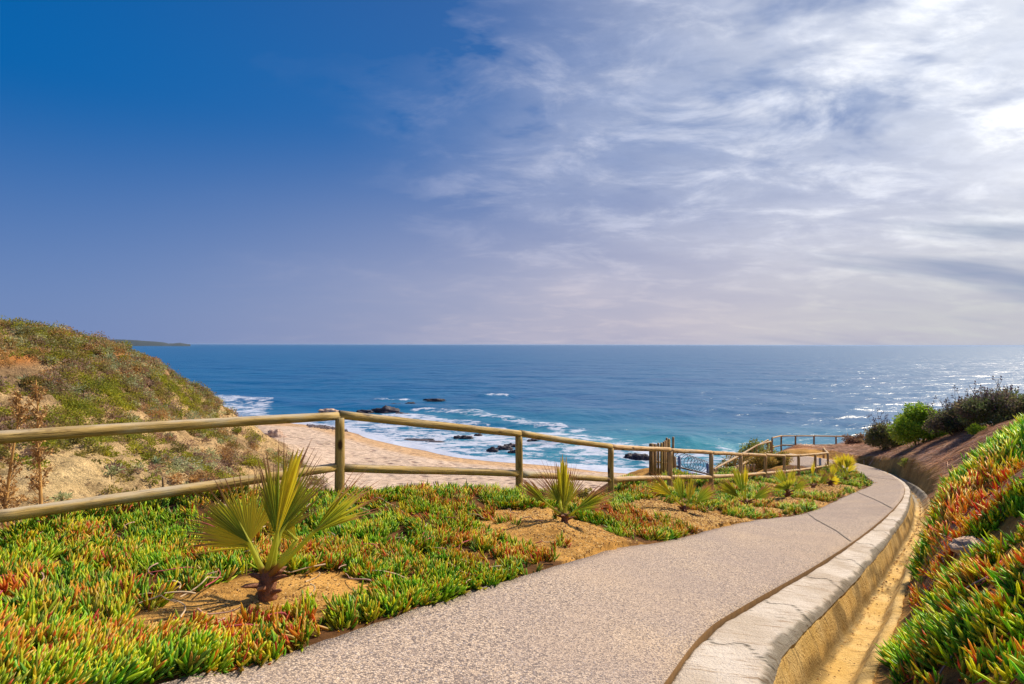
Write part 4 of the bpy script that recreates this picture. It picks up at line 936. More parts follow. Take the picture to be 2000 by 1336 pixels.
palm((522, 1182), 3.75, 'largest and nearest young fan palm with spread fronds in a bare soil patch', [
    ((487, 1060, -0.02), (418, 915, 0.0), 2.2, 34, dict(dry=0.65, yellow=0.75, fold=0.15, join=0.42)),
    ((487, 1060, -0.10), (392, 962, -0.25), 0.45, 10, dict(dry=0.15, yellow=0.0, fold=0.5, join=0.72, stalk=False)),
    ((497, 1068, 0.05), (362, 1000, 0.2), 0.9, 14, dict(dry=0.2, yellow=0.45, fold=0.2)),
    ((541, 1040, 0.0), (588, 852, 0.05), 1.2, 22, dict(dry=0.5, yellow=0.10, fold=0.3, join=0.45)),
    ((538, 1045, 0.03), (532, 868, 0.05), 0.6, 11, dict(dry=0.5, yellow=0.10, fold=0.3, join=0.45, stalk=False)),
    ((536, 1060, -0.06), (586, 866, -0.08), 0.20, 6, dict(dry=0.0, yellow=0.85, fold=0.3, join=0.8)),
    ((548, 1040, 0.12), (628, 925, 0.3), 1.0, 15, dict(dry=0.75, yellow=0.35, fold=0.2, join=0.4)),
    ((612, 1040, -0.05), (745, 935, -0.2), 0.66, 16, dict(dry=0.65, yellow=0.25, fold=0.35, join=0.42)),
    ((580, 1055, 0.1), (510, 985, 0.25), 0.9, 12, dict(dry=0.3, yellow=0.6, fold=0.2))], 0.20, 0.052, 1)
palm((1103, 1037), 7.2, 'second nearest fan palm, spiky browned fan and upright spear on a sandy mound', [
    ((1093, 978, 0.1), (1060, 893, 0.2), 2.0, 30, dict(dry=1.15, yellow=0.2, fold=0.12, join=0.35)),
    ((1090, 985, 0.05), (1084, 925, 0.1), 0.6, 10, dict(dry=0.2, yellow=0.0, fold=0.3, join=0.7, stalk=False)),
    ((1101, 1000, 0), (1100, 885, 0), 0.34, 10, dict(dry=0.1, yellow=0.25, fold=0.4, join=0.75)),
    ((1106, 985, 0.05), (1125, 905, 0.2), 1.2, 16, dict(dry=0.8, yellow=0.4, fold=0.2, join=0.45)),
    ((1070, 985, -0.1), (1010, 930, -0.3), 0.5, 13, dict(dry=0.75, yellow=0.1, fold=0.3)),
    ((1125, 996, -0.1), (1205, 956, -0.3), 0.75, 18, dict(dry=0.7, yellow=0.1, fold=0.3))], 0.13, 0.042, 2)
palm((1337, 1012), 10.4, 'third fan palm from the front, three low fronds spread wide on a sandy patch', [
    ((1312, 966, 0), (1255, 930, -0.2), 0.9, 16, dict(dry=0.65, yellow=0.75, fold=0.2)),
    ((1332, 980, 0), (1322, 920, 0), 0.60, 13, dict(dry=0.15, yellow=0.0, fold=0.3, join=0.7)),
    ((1345, 980, 0), (1354, 918, 0.2), 0.6, 10, dict(dry=0.4, yellow=0.5, fold=0.3)),
    ((1358, 982, 0), (1404, 945, -0.2), 0.8, 15, dict(dry=0.5, yellow=0.0, fold=0.3, join=0.7))], 0.12, 0.045, 3)
palm((1457, 996), 13.3, 'fourth fan palm from the front, with a tall straight pale stalk', [
    ((1456, 955, 0), (1457, 900, 0), 0.25, 7, dict(dry=0.2, yellow=0.8, fold=0.4)),
    ((1450, 962, 0.1), (1436, 908, 0.2), 0.75, 15, dict(dry=0.25, yellow=0.0, fold=0.25, join=0.7)),
    ((1444, 972, 0), (1402, 936, -0.2), 0.65, 14, dict(dry=0.35, yellow=0.1, fold=0.3, join=0.7)),
    ((1472, 974, 0), (1516, 950, -0.2), 0.85, 16, dict(dry=0.5, yellow=0.0, fold=0.3, join=0.7))], 0.16, 0.055, 4)
palm((1539, 977), 15.5, 'fifth fan palm from the front, short dark trunk and compact crown', [
    ((1536, 950, 0), (1514, 908, 0), 0.7, 13, dict(dry=0.3, yellow=0.1, fold=0.25, join=0.7)),
    ((1541, 950, 0), (1552, 906, 0), 0.6, 12, dict(dry=0.3, yellow=0.3, fold=0.25)),
    ((1538, 956, 0), (1526, 936, -0.4), 1.8, 16, dict(dry=0.2, yellow=0.0, fold=0.2, join=0.7)),
    ((1550, 956, 0), (1588, 934, -0.2), 0.8, 14, dict(dry=0.6, yellow=0.15, fold=0.3))], 0.24, 0.06, 5)
palm((1588, 957), 19.2, 'sixth fan palm from the front, with one thick yellow-green stalk', [
    ((1587, 930, 0), (1588, 896, 0), 0.4, 9, dict(dry=0.3, yellow=0.7, fold=0.4)),
    ((1600, 944, 0), (1630, 918, 0), 0.8, 14, dict(dry=0.7, yellow=0.1, fold=0.3)),
    ((1578, 948, 0), (1550, 928, 0), 0.8, 12, dict(dry=0.5, yellow=0.2, fold=0.3))], 0.15, 0.06, 6)
palm((1622, 952), 20.3, 'seventh fan palm from the front, small dark trunk with one round yellow fan', [
    ((1621, 940, 0), (1638, 930, -0.2), 2.2, 18, dict(dry=0.1, yellow=0.8, fold=0.2, join=0.75)),
    ((1618, 938, 0), (1598, 914, 0), 0.8, 12, dict(dry=0.5, yellow=0.1, fold=0.3)),
    ((1624, 934, 0), (1632, 898, 0), 0.7, 13, dict(dry=0.4, yellow=0.4, fold=0.3))], 0.22, 0.07, 7)
palm((1652, 940), 22.5, 'farthest fan palm at the bend, with a broad bright yellow fan', [
    ((1652, 915, 0), (1657, 882, 0), 1.6, 22, dict(dry=0.1, yellow=0.85, fold=0.2, join=0.75)),
    ((1654, 915, -0.1), (1658, 890, -0.2), 0.8, 12, dict(dry=0.1, yellow=0.0, fold=0.3, join=0.75, stalk=False)),
    ((1645, 918, 0), (1630, 882, 0), 0.9, 16, dict(dry=0.3, yellow=0.6, fold=0.3)),
    ((1640, 922, 0), (1614, 898, 0), 0.8, 14, dict(dry=0.4, yellow=0.5, fold=0.3)),
    ((1656, 922, 0), (1674, 900, -0.2), 0.9, 14, dict(dry=0.3, yellow=0.8, fold=0.3))], 0.15, 0.06, 8)

# ------------------------------------------------------------------ shrubs
def leaf_cloud(centers, radii, n_each, size, palette, seed, squash=0.8, elong=1.6):
    """small folded leaves filling lumpy lobes; returns V, F, C"""
    r = np.random.default_rng(seed); Cn = np.repeat(np.asarray(centers), n_each, 0); Rn = np.repeat(np.asarray(radii), n_each)
    n = len(Cn); d = r.normal(0, 1, (n, 3)); d /= np.linalg.norm(d, axis=1)[:, None]; rad = Rn * (r.random(n) ** 0.45) * (0.75 + 0.5 * vnoise(d[:, 0] * 3 + Cn[:, 0], d[:, 1] * 3 + d[:, 2] * 2, 7))
    P = Cn + d * rad[:, None] * np.array([1, 1, squash])
    a = d + r.normal(0, 0.7, (n, 3)); a /= np.linalg.norm(a, axis=1)[:, None]; b_ = np.cross(a, r.normal(0, 1, (n, 3))); b_ /= np.linalg.norm(b_, axis=1)[:, None] + 1e-9
    s = size * r.uniform(0.6, 1.3, n)[:, None]
    V = np.stack([P, P + a * s * elong * 0.5 + b_ * s * 0.4, P + a * s * elong, P + a * s * elong * 0.5 - b_ * s * 0.4], 1).reshape(-1, 3)
    pal = np.asarray(palette); per = r.integers(0, len(pal), len(centers)); mixc = pal[np.repeat(per, n_each)] * 0.55 + pal[r.integers(0, len(pal), n)] * 0.45
    mixc = mixc * r.uniform(0.75, 1.3, (n, 1)); C = np.repeat(mixc.clip(0, 1), 4, 0)
    return V, np.arange(n * 4).reshape(n, 4), C
def shrub(name, label, cat, base, w_, h_, n_lobes, n_leaf, size, palette, seed, twigs=10, twig_col=(0.13, 0.08, 0.05), group=None, depth=None, spiky=0, squash=0.8):
    r = np.random.default_rng(seed); base = np.array(base, float); zt = float(terrain(np.array([base[0]]), np.array([base[1]]))[0]); 
    b0 = base.copy(); b0[2] = min(zt, base[2])
    root = empty(name, b0); tag(root, label, cat, group)
    dep = depth or w_ * 0.6; cen = []; rad = []
    for k_ in range(n_lobes):
        a_ = r.random() * 6.28; q = math.sqrt(r.random()); hh = h_ * (0.2 + 0.62 * r.random() * (1.1 - q * 0.6))
        cen.append([math.cos(a_) * q * w_ * 0.40, math.sin(a_) * q * dep * 0.40, hh]); rad.append(h_ * r.uniform(0.16, 0.30))
    V, Fq, C = leaf_cloud(cen, rad, n_leaf, size, palette, seed, squash); V[:, 2] = np.maximum(V[:, 2], -0.1)
    mesh_np('foliage', V, Fq, MFOL, root, smooth_=False, cols=C)
    parts = []
    for k_ in range(twigs):
        c = np.array(cen[k_ % len(cen)]); c = c * np.array([1, 1, 1]) + r.normal(0, 0.05, 3)
        top = c * np.array([1.12, 1.12, 1.0]) + np.array([0, 0, h_ * (0.15 + 0.35 * r.random())]) * (1 if spiky else 0.4)
        t_ = np.linspace(0, 1, 7)[:, None]; s_ = np.array([c[0] * 0.25, c[1] * 0.25, -0.1]); P = s_ * (1 - t_) + top * t_ + np.sin(t_ * 5 + k_) * 0.03 * h_
        v, f = wire_tube(None, P, np.linspace(0.014, 0.004, 7) * (1 + h_ * 0.3), None, seg=4); parts.append((v, [f], np.tile(twig_col, (len(v), 1))))
        if spiky:
            for j in range(spiky):
                q0 = P[3 + j % 4]; q1 = q0 + np.array([r.normal(0, .10), r.normal(0, .10), r.uniform(0.05, 0.22)]) * h_
                PP = np.linspace(q0, q1, 4); v, f = wire_tube(None, PP, 0.0045 * (1 + h_ * 0.3), None, seg=3); parts.append((v, [f], np.tile(twig_col, (len(v), 1))))
                hv, hf, hc = leaf_cloud([q1], [0.035 * h_], 7, 0.035 * h_, [twig_col, (0.10, 0.06, 0.10)], seed + j); parts.append((hv, [hf], hc))
    if parts:
        V, Fs, C = join_parts(parts); mesh_np('stems', V, Fs, MDRY, root, cols=C)
    return root
G1 = [(0.24, 0.42, 0.03), (0.36, 0.50, 0.03), (0.13, 0.26, 0.03), (0.48, 0.54, 0.05)]
G2 = [(0.10, 0.15, 0.05), (0.19, 0.18, 0.08), (0.26, 0.18, 0.12), (0.14, 0.21, 0.05), (0.14, 0.11, 0.14)]
G3 = [(0.20, 0.22, 0.06), (0.28, 0.22, 0.09), (0.14, 0.18, 0.05)]
YG = [(0.30, 0.36, 0.04), (0.40, 0.40, 0.05), (0.18, 0.26, 0.03)]
shrub('shrub', 'round bright green bush on the ridge right of the path bend', 'bush', W(1797, 862, 28.6), 2.3, 2.2, 40, 480, 0.075, G1, 101, 6, depth=2.0)
shrub('shrub', 'large dark brown-green shrub at the right end of the ridge', 'bush', W(1965, 836, 24), 4.4, 1.9, 60, 460, 0.06, G2, 102, 44, spiky=3, depth=2.6, group='dark shrubs on the ridge')
shrub('shrub', 'dark twiggy shrub between the round green bush and the large dark shrub', 'bush', W(1872, 845, 26), 2.6, 1.5, 34, 400, 0.06, G2, 103, 38, spiky=4, depth=2.0, group='dark shrubs on the ridge')
shrub('shrub', 'low dark olive shrub with bare flower stalks, left of the round green bush', 'bush', W(1735, 864, 32.5), 3.0, 1.7, 30, 380, 0.075, G3, 104, 30, (0.12, 0.09, 0.11), spiky=4, depth=1.6)
shrub('shrub', 'small bright green tuft in front of the large dark shrub', 'bush', W(1915, 842, 23), 1.1, 0.6, 12, 220, 0.04, G1, 105, 2)
shrub('shrub', 'low yellow-green bush behind the lookout railing', 'bush', W(1622, 885, 45.5), 3.6, 1.5, 24, 260, 0.09, YG, 106, 3)
shrub('shrub', 'dry reddish bush where the lookout railing meets the bank', 'bush', W(1676, 875, 40), 2.6, 1.1, 20, 260, 0.07, [(0.30, 0.17, 0.09), (0.22, 0.13, 0.10), (0.36, 0.24, 0.12)], 107, 18, spiky=3)
shrub('shrub', 'olive shrub at the lookout corner beside the stair handrail', 'bush', W(1485, 905, 42), 3.4, 2.3, 26, 260, 0.09, YG + G3, 108, 6)
shrub('shrub', 'brown and green shrub under the stair handrail', 'bush', W(1450, 935, 39), 3.6, 2.6, 28, 260, 0.09, G3 + [(0.34, 0.20, 0.06), (0.30, 0.24, 0.06)], 109, 6)
shrub('shrub', 'golden brown shrub behind the fence, left of the lookout pavement', 'bush', W(1505, 925, 31), 2.2, 1.6, 24, 260, 0.07, [(0.42, 0.26, 0.06), (0.34, 0.28, 0.06), (0.22, 0.22, 0.05)], 110, 8)
shrub('shrub', 'brown-green shrub low behind the fence near the foot of the steps', 'bush', W(1425, 930, 30), 2.4, 1.0, 18, 240, 0.07, [(0.30, 0.22, 0.06), (0.22, 0.24, 0.05), (0.14, 0.14, 0.05)], 111, 5)
shrub('shrub', 'tiny yellow weed at the foot of the dry grass slope', 'weed', W(1768, 900, 26), 0.6, 0.55, 7, 90, 0.03, YG, 112, 6, (0.3, 0.2, 0.08))
shrub('shrub', 'small yellow-brown shrub on the sandy lip beyond the third fence post', 'bush', W(1135, 950, 13.3), 1.5, 0.45, 14, 200, 0.04, [(0.34, 0.30, 0.05), (0.22, 0.13, 0.05), (0.40, 0.34, 0.10)], 113, 3)

# dry thatch on the far side of the bank
def thatch(name, label, xs_, ys_, seed, L0, L1, wd, pal, tilt, downhill=True):
    r = np.random.default_rng(seed); n = len(xs_); z_ = terrain(xs_, ys_)
    e = 0.15; gxx = (terrain(xs_ + e, ys_, False) - terrain(xs_ - e, ys_, False)) / (2 * e); gyy = (terrain(xs_, ys_ + e, False) - terrain(xs_, ys_ - e, False)) / (2 * e)
    dn = np.c_[-gxx, -gyy]; dn /= np.linalg.norm(dn, axis=1)[:, None] + 1e-9
    ang = r.normal(0, 0.55, n); dx = dn[:, 0] * np.cos(ang) - dn[:, 1] * np.sin(ang); dy = dn[:, 0] * np.sin(ang) + dn[:, 1] * np.cos(ang)
    L = r.uniform(L0, L1, n); up = r.uniform(*tilt, n); K = 4; V = np.zeros((n, K * 2, 3))
    sdx, sdy = -dy, dx
    for k_ in range(K):
        s_ = k_ / (K - 1); X_ = xs_ + dx * L * s_; Y_ = ys_ + dy * L * s_; lift = up * L * (s_ * (1.6 - s_)) ; Zg = z_ + (gxx * dx + gyy * dy) * L * s_
        w_ = wd * (1 - 0.75 * s_)
        V[:, k_ * 2] = np.c_[X_ - sdx * w_, Y_ - sdy * w_, Zg + lift]; V[:, k_ * 2 + 1] = np.c_[X_ + sdx * w_, Y_ + sdy * w_, Zg + lift + wd * 0.5]
    q = np.array([[2 * k_, 2 * k_ + 1, 2 * k_ + 3, 2 * k_ + 2] for k_ in range(K - 1)]); Fq = (q[None] + (np.arange(n) * K * 2)[:, None, None]).reshape(-1, 4)
    pal = np.array(pal); cc = pal[r.integers(0, len(pal), n)] * r.uniform(0.7, 1.25, (n, 1)) * (0.35 + 1.3 * fbm(xs_ * 0.9, ys_ * 2.2, 3, 66))[:, None]
    o = mesh_np(name, V.reshape(-1, 3), Fq, MDRY, smooth_=False, cols=np.repeat(cc.clip(0, 1), K * 2, 0)); tag(o, label, 'grass', kind='stuff'); return o
r = np.random.default_rng(12); x = r.uniform(5.5, 34, 150000); y = r.uniform(8, 47, 150000)
dR, _, sR = side_dist(x, y, PR); band = 10.9 - (x - 7.0) * 1.1
ok = ((dR > 1.1) | (x > 19.6)) & (y > band - 0.3) & ((sR < 46) | (x > 19.6)) & (y < 47) & (x / y > 0.46) & (r.random(len(x)) < 18 / np.maximum(y, 12))
thatch('dry_grass', 'matted brown dry grass covering the slope above the bend of the drain', x[ok], y[ok], 3, 0.22, 0.6, 0.012, [(0.66, 0.44, 0.30), (0.46, 0.28, 0.20), (0.78, 0.56, 0.38), (0.50, 0.38, 0.38), (0.26, 0.15, 0.11)], (0.05, 0.32))
x = r.uniform(3.6, 7, 9000); y = r.uniform(3.8, 7.2, 9000); m_ = ell(x, y, W(1990, 940, 5.2), 0.75, 0.55, -0.4) + (fbm(x * 3, y * 3, 2, 4) - 0.5) < 1.0
thatch('dry_thatch', 'pale mat of dry grass on the top of the bank at the right edge', x[m_], y[m_], 5, 0.12, 0.34, 0.004, [(0.60, 0.42, 0.32), (0.42, 0.28, 0.22), (0.70, 0.54, 0.44), (0.30, 0.20, 0.22)], (0.02, 0.14))

# ------------------------------------------------------------------ scrub on the left headland slope
r = np.random.default_rng(77)
N = 60000; x = r.uniform(-85, 5, N); y = r.uniform(14, 104, N); z_ = terrain(x, y)
px_, py_, _ = proj(np.c_[x, y, z_])
vis = (px_ > -260) & ((y < 40) | (px_ < np.interp(py_, [812, 833, 857, 882, 896, 913, 931, 959], [456, 482, 502, 532, 584, 605, 615, 640]) + r.normal(0, 5, N))) & (px_ < 720) & (z_ > 2.6) & (np.hypot(x, y) > 13)
streak = fbm((x * 0.8 + y * 0.25) / 3.6, (y - x * 0.5) / 12.0, 4, 55)
d1 = 0.36 + 0.64 * smooth((z_ - 9) / 9)
pale = np.exp(-((px_ - 130) / 150) ** 2 - ((py_ - 915) / 50) ** 2) + 0.8 * np.exp(-((px_ - 20) / 55) ** 2 - ((py_ - 700) / 11) ** 2) + 0.8 * np.exp(-((px_ - 265) / 60) ** 2 - ((py_ - 705 - (px_ - 265) * 0.5) / 8) ** 2)
ok = vis & (streak > 0.54 - 0.22 * d1) & (r.random(N) < d1 * (1 - pale) * (0.45 + 0.55 * smooth((fbm(x / 1.5, y / 1.5, 2, 15) - 0.4) / 0.2))) 
x, y, z_, px_, py_ = x[ok], y[ok], z_[ok], px_[ok], py_[ok]
# keep about 5200, nearest first chance
keep = r.random(len(x)) < 9500 / max(len(x), 1); x, y, z_, px_, py_ = x[keep], y[keep], z_[keep], px_[keep], py_[keep]
print('scrub clumps', len(x))
top = smooth((740 - py_) / 70)
pals = {'green': [(0.30, 0.33, 0.03), (0.42, 0.40, 0.04), (0.18, 0.23, 0.03)], 'olive': [(0.26, 0.24, 0.06), (0.36, 0.29, 0.09), (0.16, 0.15, 0.05)],
        'purple': [(0.32, 0.21, 0.18), (0.42, 0.29, 0.22), (0.20, 0.13, 0.11)], 'silver': [(0.38, 0.42, 0.24), (0.52, 0.55, 0.36), (0.26, 0.32, 0.16)], 'rust': [(0.46, 0.27, 0.10), (0.33, 0.18, 0.07), (0.56, 0.38, 0.18)]}
sel = fbm(x / 5, y / 5, 3, 91) + r.normal(0, 0.08, len(x))
kinds = np.where(sel < 0.37, 0, np.where(sel < 0.47, 1, np.where(sel < 0.57, 2, np.where(sel < 0.65, 3, 4))))
kinds = np.where((top > 0.5) & (r.random(len(x)) < 0.35), r.integers(0, 2, len(x)), kinds)
parts = []
for ki, (kn, pal) in enumerate(pals.items()):
    m_ = kinds == ki
    if not m_.any(): continue
    rad = r.uniform(0.22, 0.75, m_.sum()) * np.clip(np.hypot(x[m_], y[m_]) / 55, 0.45, 1.3)
    cen = np.c_[x[m_], y[m_], z_[m_] + rad * 0.25]
    for lo, hi in ((0, 0.35), (0.35, 9)):
        q = (rad >= lo) & (rad < hi)
        if q.any():
            V, Fq, C = leaf_cloud(cen[q], rad[q], 70 if hi < 1 else 120, 0.085 if hi < 1 else 0.125, np.array(pal) * np.array([1.0, 0.95, 0.8]), 200 + ki, 0.6, 1.5 if kn != 'silver' else 2.2); parts.append((V, [Fq], C))
rb = np.random.default_rng(5); q = rb.permutation(len(x))[:520]; rad = rb.uniform(0.55, 1.15, len(q)) * np.clip(np.hypot(x[q], y[q]) / 60, 0.4, 1.2); pl_ = list(pals.values())
for ki in range(5):
    m_ = (kinds[q] == ki)
    if m_.any():
        V, Fq, C = leaf_cloud(np.c_[x[q][m_], y[q][m_], z_[q][m_] + rad[m_] * 0.35], rad[m_], 260, 0.12, np.array(pl_[ki]) * 0.8, 260 + ki, 0.75, 1.6); parts.append((V, [Fq], C))
V, Fs, C = join_parts(parts); tag(mesh_np('coastal_scrub', V, Fs, MFOL, smooth_=False, cols=C), 'mixed olive, brown and silvery scrub covering the left headland slope', 'scrub', kind='stuff')

# silvery rosettes one can tell apart
def rosette(px0, py0, Y0, rad, label, seed):
    b_ = W(px0, py0, Y0)
    for _ in range(30):   # walk along the sight line to where it meets the slope
        zt = float(terrain(np.array([b_[0]]), np.array([b_[1]]))[0])
        if b_[2] > zt: Y0 *= 1.015
        else: Y0 *= 0.99
        b_ = W(px0, py0, Y0)
    r = np.random.default_rng(seed); root = None; parts = []
    for k_ in range(46):
        a_ = r.random() * 6.28; el = r.uniform(0.15, 1.3); L_ = rad * r.uniform(0.7, 1.1); t_ = np.linspace(0, 1, 5)
        P = np.c_[np.cos(a_) * np.cos(el) * L_ * t_, np.sin(a_) * np.cos(el) * L_ * t_, np.sin(el) * L_ * t_ - 0.25 * L_ * t_ ** 2]
        sd = np.array([-math.sin(a_), math.cos(a_), 0]) * 0.06 * rad * 1.2; wv = (1 - t_)[:, None]
        V = np.stack([P - sd * wv, P + sd * wv + [0, 0, 0.01]], 1).reshape(-1, 3); c = np.array([0.34, 0.42, 0.24]) * r.uniform(0.6, 1.2)
        parts.append((V, [grid_faces(5, 2)], np.tile(c, (len(V), 1)).clip(0, 1)))
    V, Fs, C = join_parts(parts); o = mesh_np('rosette_plant', V, Fs, MFOL, smooth_=False, cols=C); o.location = Vector(b_); tag(o, label, 'plant', 'silvery rosette plants on the headland'); return o
for i, (a, b_, c, d, lab) in enumerate([(250, 745, 58, 1.1, 'silver-green rosette on the middle of the headland slope'), (245, 780, 56, 1.0, 'silvery rosette just below the middle of the headland slope'),
        (325, 765, 66, 0.9, 'pale rosette near the seaward edge of the headland'), (45, 745, 46, 1.0, 'silvery rosette near the left edge, below the orange earth scar'),
        (305, 905, 44, 0.9, 'silvery rosette low on the slope between the two fence rails'), (215, 700, 66, 1.0, 'pale rosette high under the ridge of the headland'),
        (372, 800, 70, 0.9, 'silvery rosette just above the top rail near the headland edge')]): rosette(a, b_, c, d, lab, 300 + i)

# two tall dry stalks beyond the near rails
def stalk(pts, Y0, label, seed):
    P = catmull(np.array([W(a, b_, Y0 + c) for a, b_, c in pts]), 8); r = np.random.default_rng(seed)
    root = empty('dry_stalk', P[0]); tag(root, label, 'dry stalk', 'dry flower stalks beyond the near rails')
    v, f = wire_tube(None, P, np.linspace(0.026, 0.008, len(P)), None, seg=7); nk = len(v); 
    c_ = np.tile([0.52, 0.30, 0.10], (nk, 1)) * r.uniform(0.7, 1.2, (nk, 1))
    mesh_np('stem', v - P[0], f, MDRY, root, cols=c_); parts = []
    for k_ in range(44):
        t0 = r.uniform(0.05, 0.98); q0 = P[int(t0 * (len(P) - 1))]; a_ = r.random() * 6.28; L_ = r.uniform(0.08, 0.30) * (1.1 - t0 * 0.5)
        q1 = q0 + np.array([math.cos(a_) * L_ * 0.6, math.sin(a_) * L_ * 0.6, L_ * 0.9]); PP = np.linspace(q0, q1, 5); PP[:, 2] += np.sin(np.linspace(0, 3.1, 5)) * -0.02
        v, f = wire_tube(None, PP, 0.007, None, seg=4); parts.append((v, [f], np.tile([0.50, 0.30, 0.12], (len(v), 1))))
        hv, hf, hc = leaf_cloud([q1, PP[3]], [0.035, 0.03], 14, 0.03, [(0.32, 0.17, 0.06), (0.55, 0.36, 0.16)], seed + k_); parts.append((hv, [hf], hc))
    V, Fs, C = join_parts(parts); mesh_np('twigs', V - P[0], Fs, MDRY, root, cols=C)
stalk([(8, 1030, 0), (14, 960, 0.05), (24, 890, 0), (34, 830, 0.05), (40, 770, 0)], 8.2, 'leaning dry brown stalk at the very left edge behind the rails', 1)
stalk([(80, 985, 0), (78, 920, 0.05), (73, 860, 0), (74, 800, 0), (70, 742, 0.1)], 9.0, 'taller upright dry stalk just right of the leaning one', 2)
# short grey stake in the carpet
sk = W(316, 1000, 6.1); o = log_mesh('short_stake', 0.42, 0.014, 0.012, MWOODD, None, (sk[0], sk[1], sk[2] - 0.05), (0.03, 0, 1), 3.0, 0.004, 8, 6); tag(o, 'thin grey stake standing in the ground cover under the lower rail', 'stake')

# ------------------------------------------------------------------ rocks
def rock(pos, sx_, sy_, sz_, seed, mat, label, group=None, name='rock', sink=0.25):
    n1, n2 = 22, 30; th = np.linspace(0.02, math.pi - 0.02, n1)[:, None]; ph = np.linspace(0, 2 * math.pi, n2, endpoint=False)[None, :]
    X = np.sin(th) * np.cos(ph); Y_ = np.sin(th) * np.sin(ph); Z_ = np.cos(th) * np.ones_like(ph)
    D = np.stack([X, Y_, Z_], -1).reshape(-1, 3)
    rr_ = np.array([1 + 0.55 * mnoise.fractal(Vector(d) * 1.7 + Vector((seed, seed * 0.7, 0)), 0.8, 2.1, 4) for d in D])
    D = D * np.clip(rr_, 0.45, 1.7)[:, None] * np.array([sx_, sy_, sz_]); D[:, 2] = np.maximum(D[:, 2], -0.5 * sz_)
    o = mesh_np(name, D, grid_faces(n1, n2, True), mat, smooth_=False); o.location = Vector(pos) + Vector((0, 0, sz_ * sink)); tag(o, label, 'rock', group); return o
rk = [(755, 805, 3.6, 1.3, 'largest dark rock in the surf, just above the top rail right of the first post'), (722, 795, 3.0, 0.6, 'flat dark rock left of the largest surf rock'), (712, 806, 2.4, 0.7, 'low dark rock touching the left side of the largest surf rock'),
      (785, 810, 2.0, 0.6, 'small dark rock trailing right of the largest surf rock'), (775, 791, 2.2, 0.5, 'thin dark rock seaward of the largest surf rock'), (803, 788, 1.6, 0.4, 'small dark rock seaward of the surf rocks, farther right'),
      (848, 781, 3.4, 0.5, 'long low dark rock between the two far breakers'), (872, 800, 2.0, 0.45, 'low dark rock in the foam above the first long rail'), (895, 856, 0.9, 0.6, 'left one of two small rocks in the foam near the sand'), (912, 856, 1.4, 0.55, 'right one of two small rocks in the foam near the sand'),
      (934, 850, 0.9, 0.35, 'tiny rock just under the top rail in the foam'), (962, 882, 0.9, 0.7, 'leftmost of the dark rocks close to the shoreline left of the second post'), (985, 878, 1.5, 0.75, 'middle and largest of the dark rocks left of the second post'), (1002, 884, 0.9, 0.5, 'rightmost of the dark rocks left of the second post'),
      (998, 871, 1.3, 0.5, 'dark rock behind the shoreline group left of the second post'), (1046, 862, 1.6, 0.5, 'flat dark rock right of the second post'), (1068, 861, 1.4, 0.6, 'dark rock beside the flat one right of the second post'), (1108, 871, 0.9, 0.5, 'small lone dark rock above the second palm'),
      (1232, 893, 1.2, 0.7, 'left rock of the reef beside the gate'), (1250, 896, 1.6, 0.75, 'right rock of the reef beside the gate'), (1268, 897, 1.2, 0.5, 'reef rock partly hidden behind the gate stakes'), (818, 858, 3.0, 0.18, 'thin sunken ledge at the edge of the foam right of the first post'), (850, 862, 2.0, 0.15, 'small sunken ledge in the foam beside the thin one')]
for i, (a, b_, s_, h_, lab) in enumerate(rk):
    p = WZ(a, b_, 0.0); rock((p[0], p[1], -0.15), s_, s_ * 0.6, h_, 3.3 * i + 1, MROCKD, lab, 'dark rocks in the surf')
p = W(536, 812, 115); rock((p[0], p[1], 0.3), 2.2, 1.6, 2.0, 9.1, MROCKL, 'pale pinkish boulder at the water edge above the beach')
for i, (a, b_, lab) in enumerate([(575, 822, 'low pinkish rock right of the pale boulder'), (640, 803, 'flat pinkish rock just above the top rail left of the first post')]):
    p = WZ(a, b_, 0.2); rock((p[0], p[1], 0.0), 3.0, 1.4, 0.7, 31 + i, MROCKL, lab)
p = W(1868, 1322, 2.75); rock((p[0], p[1], float(terrain(np.array([p[0]]), np.array([p[1]]))[0]) - 0.02), 0.15, 0.12, 0.10, 4.2, m_rock('tan_stone', (0.42, 0.27, 0.18), (0.62, 0.44, 0.30)), 'rounded brown stone half buried at the bottom of the right bank', name='stone')
for a_, b_, Y_, s_, lab in [(1905, 1048, 4.75, 0.16, 'flat tan stone in the sandy gap below the red leaves on the right bank')]:
    p = W(a_, b_, Y_); rock((p[0], p[1], float(terrain(np.array([p[0]]), np.array([p[1]]))[0]) + 0.01), s_, s_ * 0.8, s_ * 0.55, a_ * 0.1, m_rock('tan_stone', (0.42, 0.27, 0.18), (0.62, 0.44, 0.30)), lab, name='stone')
# pebbles at the top of the beach, beach plants
pp = []
for i in range(420):
    a = random.uniform(600, 680); b_ = 826 + random.gauss(0, 3.2) + (a - 600) * 0.08; p = WZ(a, b_, 0.9); zt = float(rbf([p[0]], [p[1]])[0]); s_ = random.uniform(0.12, 0.4)
    th = np.linspace(0, 6.28, 6, endpoint=False); V = np.vstack([np.c_[np.cos(th) * s_, np.sin(th) * s_ * .8, np.zeros(6)], np.c_[np.cos(th) * s_ * .6, np.sin(th) * s_ * .5, np.full(6, s_ * .6)]]) + [p[0], p[1], zt - 0.03]
    c = np.tile([0.16, 0.13, 0.14], (12, 1)) * random.uniform(0.5, 1.4); pp.append((V, [grid_faces(2, 6, True)], c)); pp.append((V[6:], [np.arange(6)[None]], c[6:]))
V, Fs, C = join_parts(pp); tag(mesh_np('pebbles', V, Fs, MDRY, smooth_=False, cols=C), 'patch of grey pebbles at the far end of the beach', 'pebbles', kind='stuff')

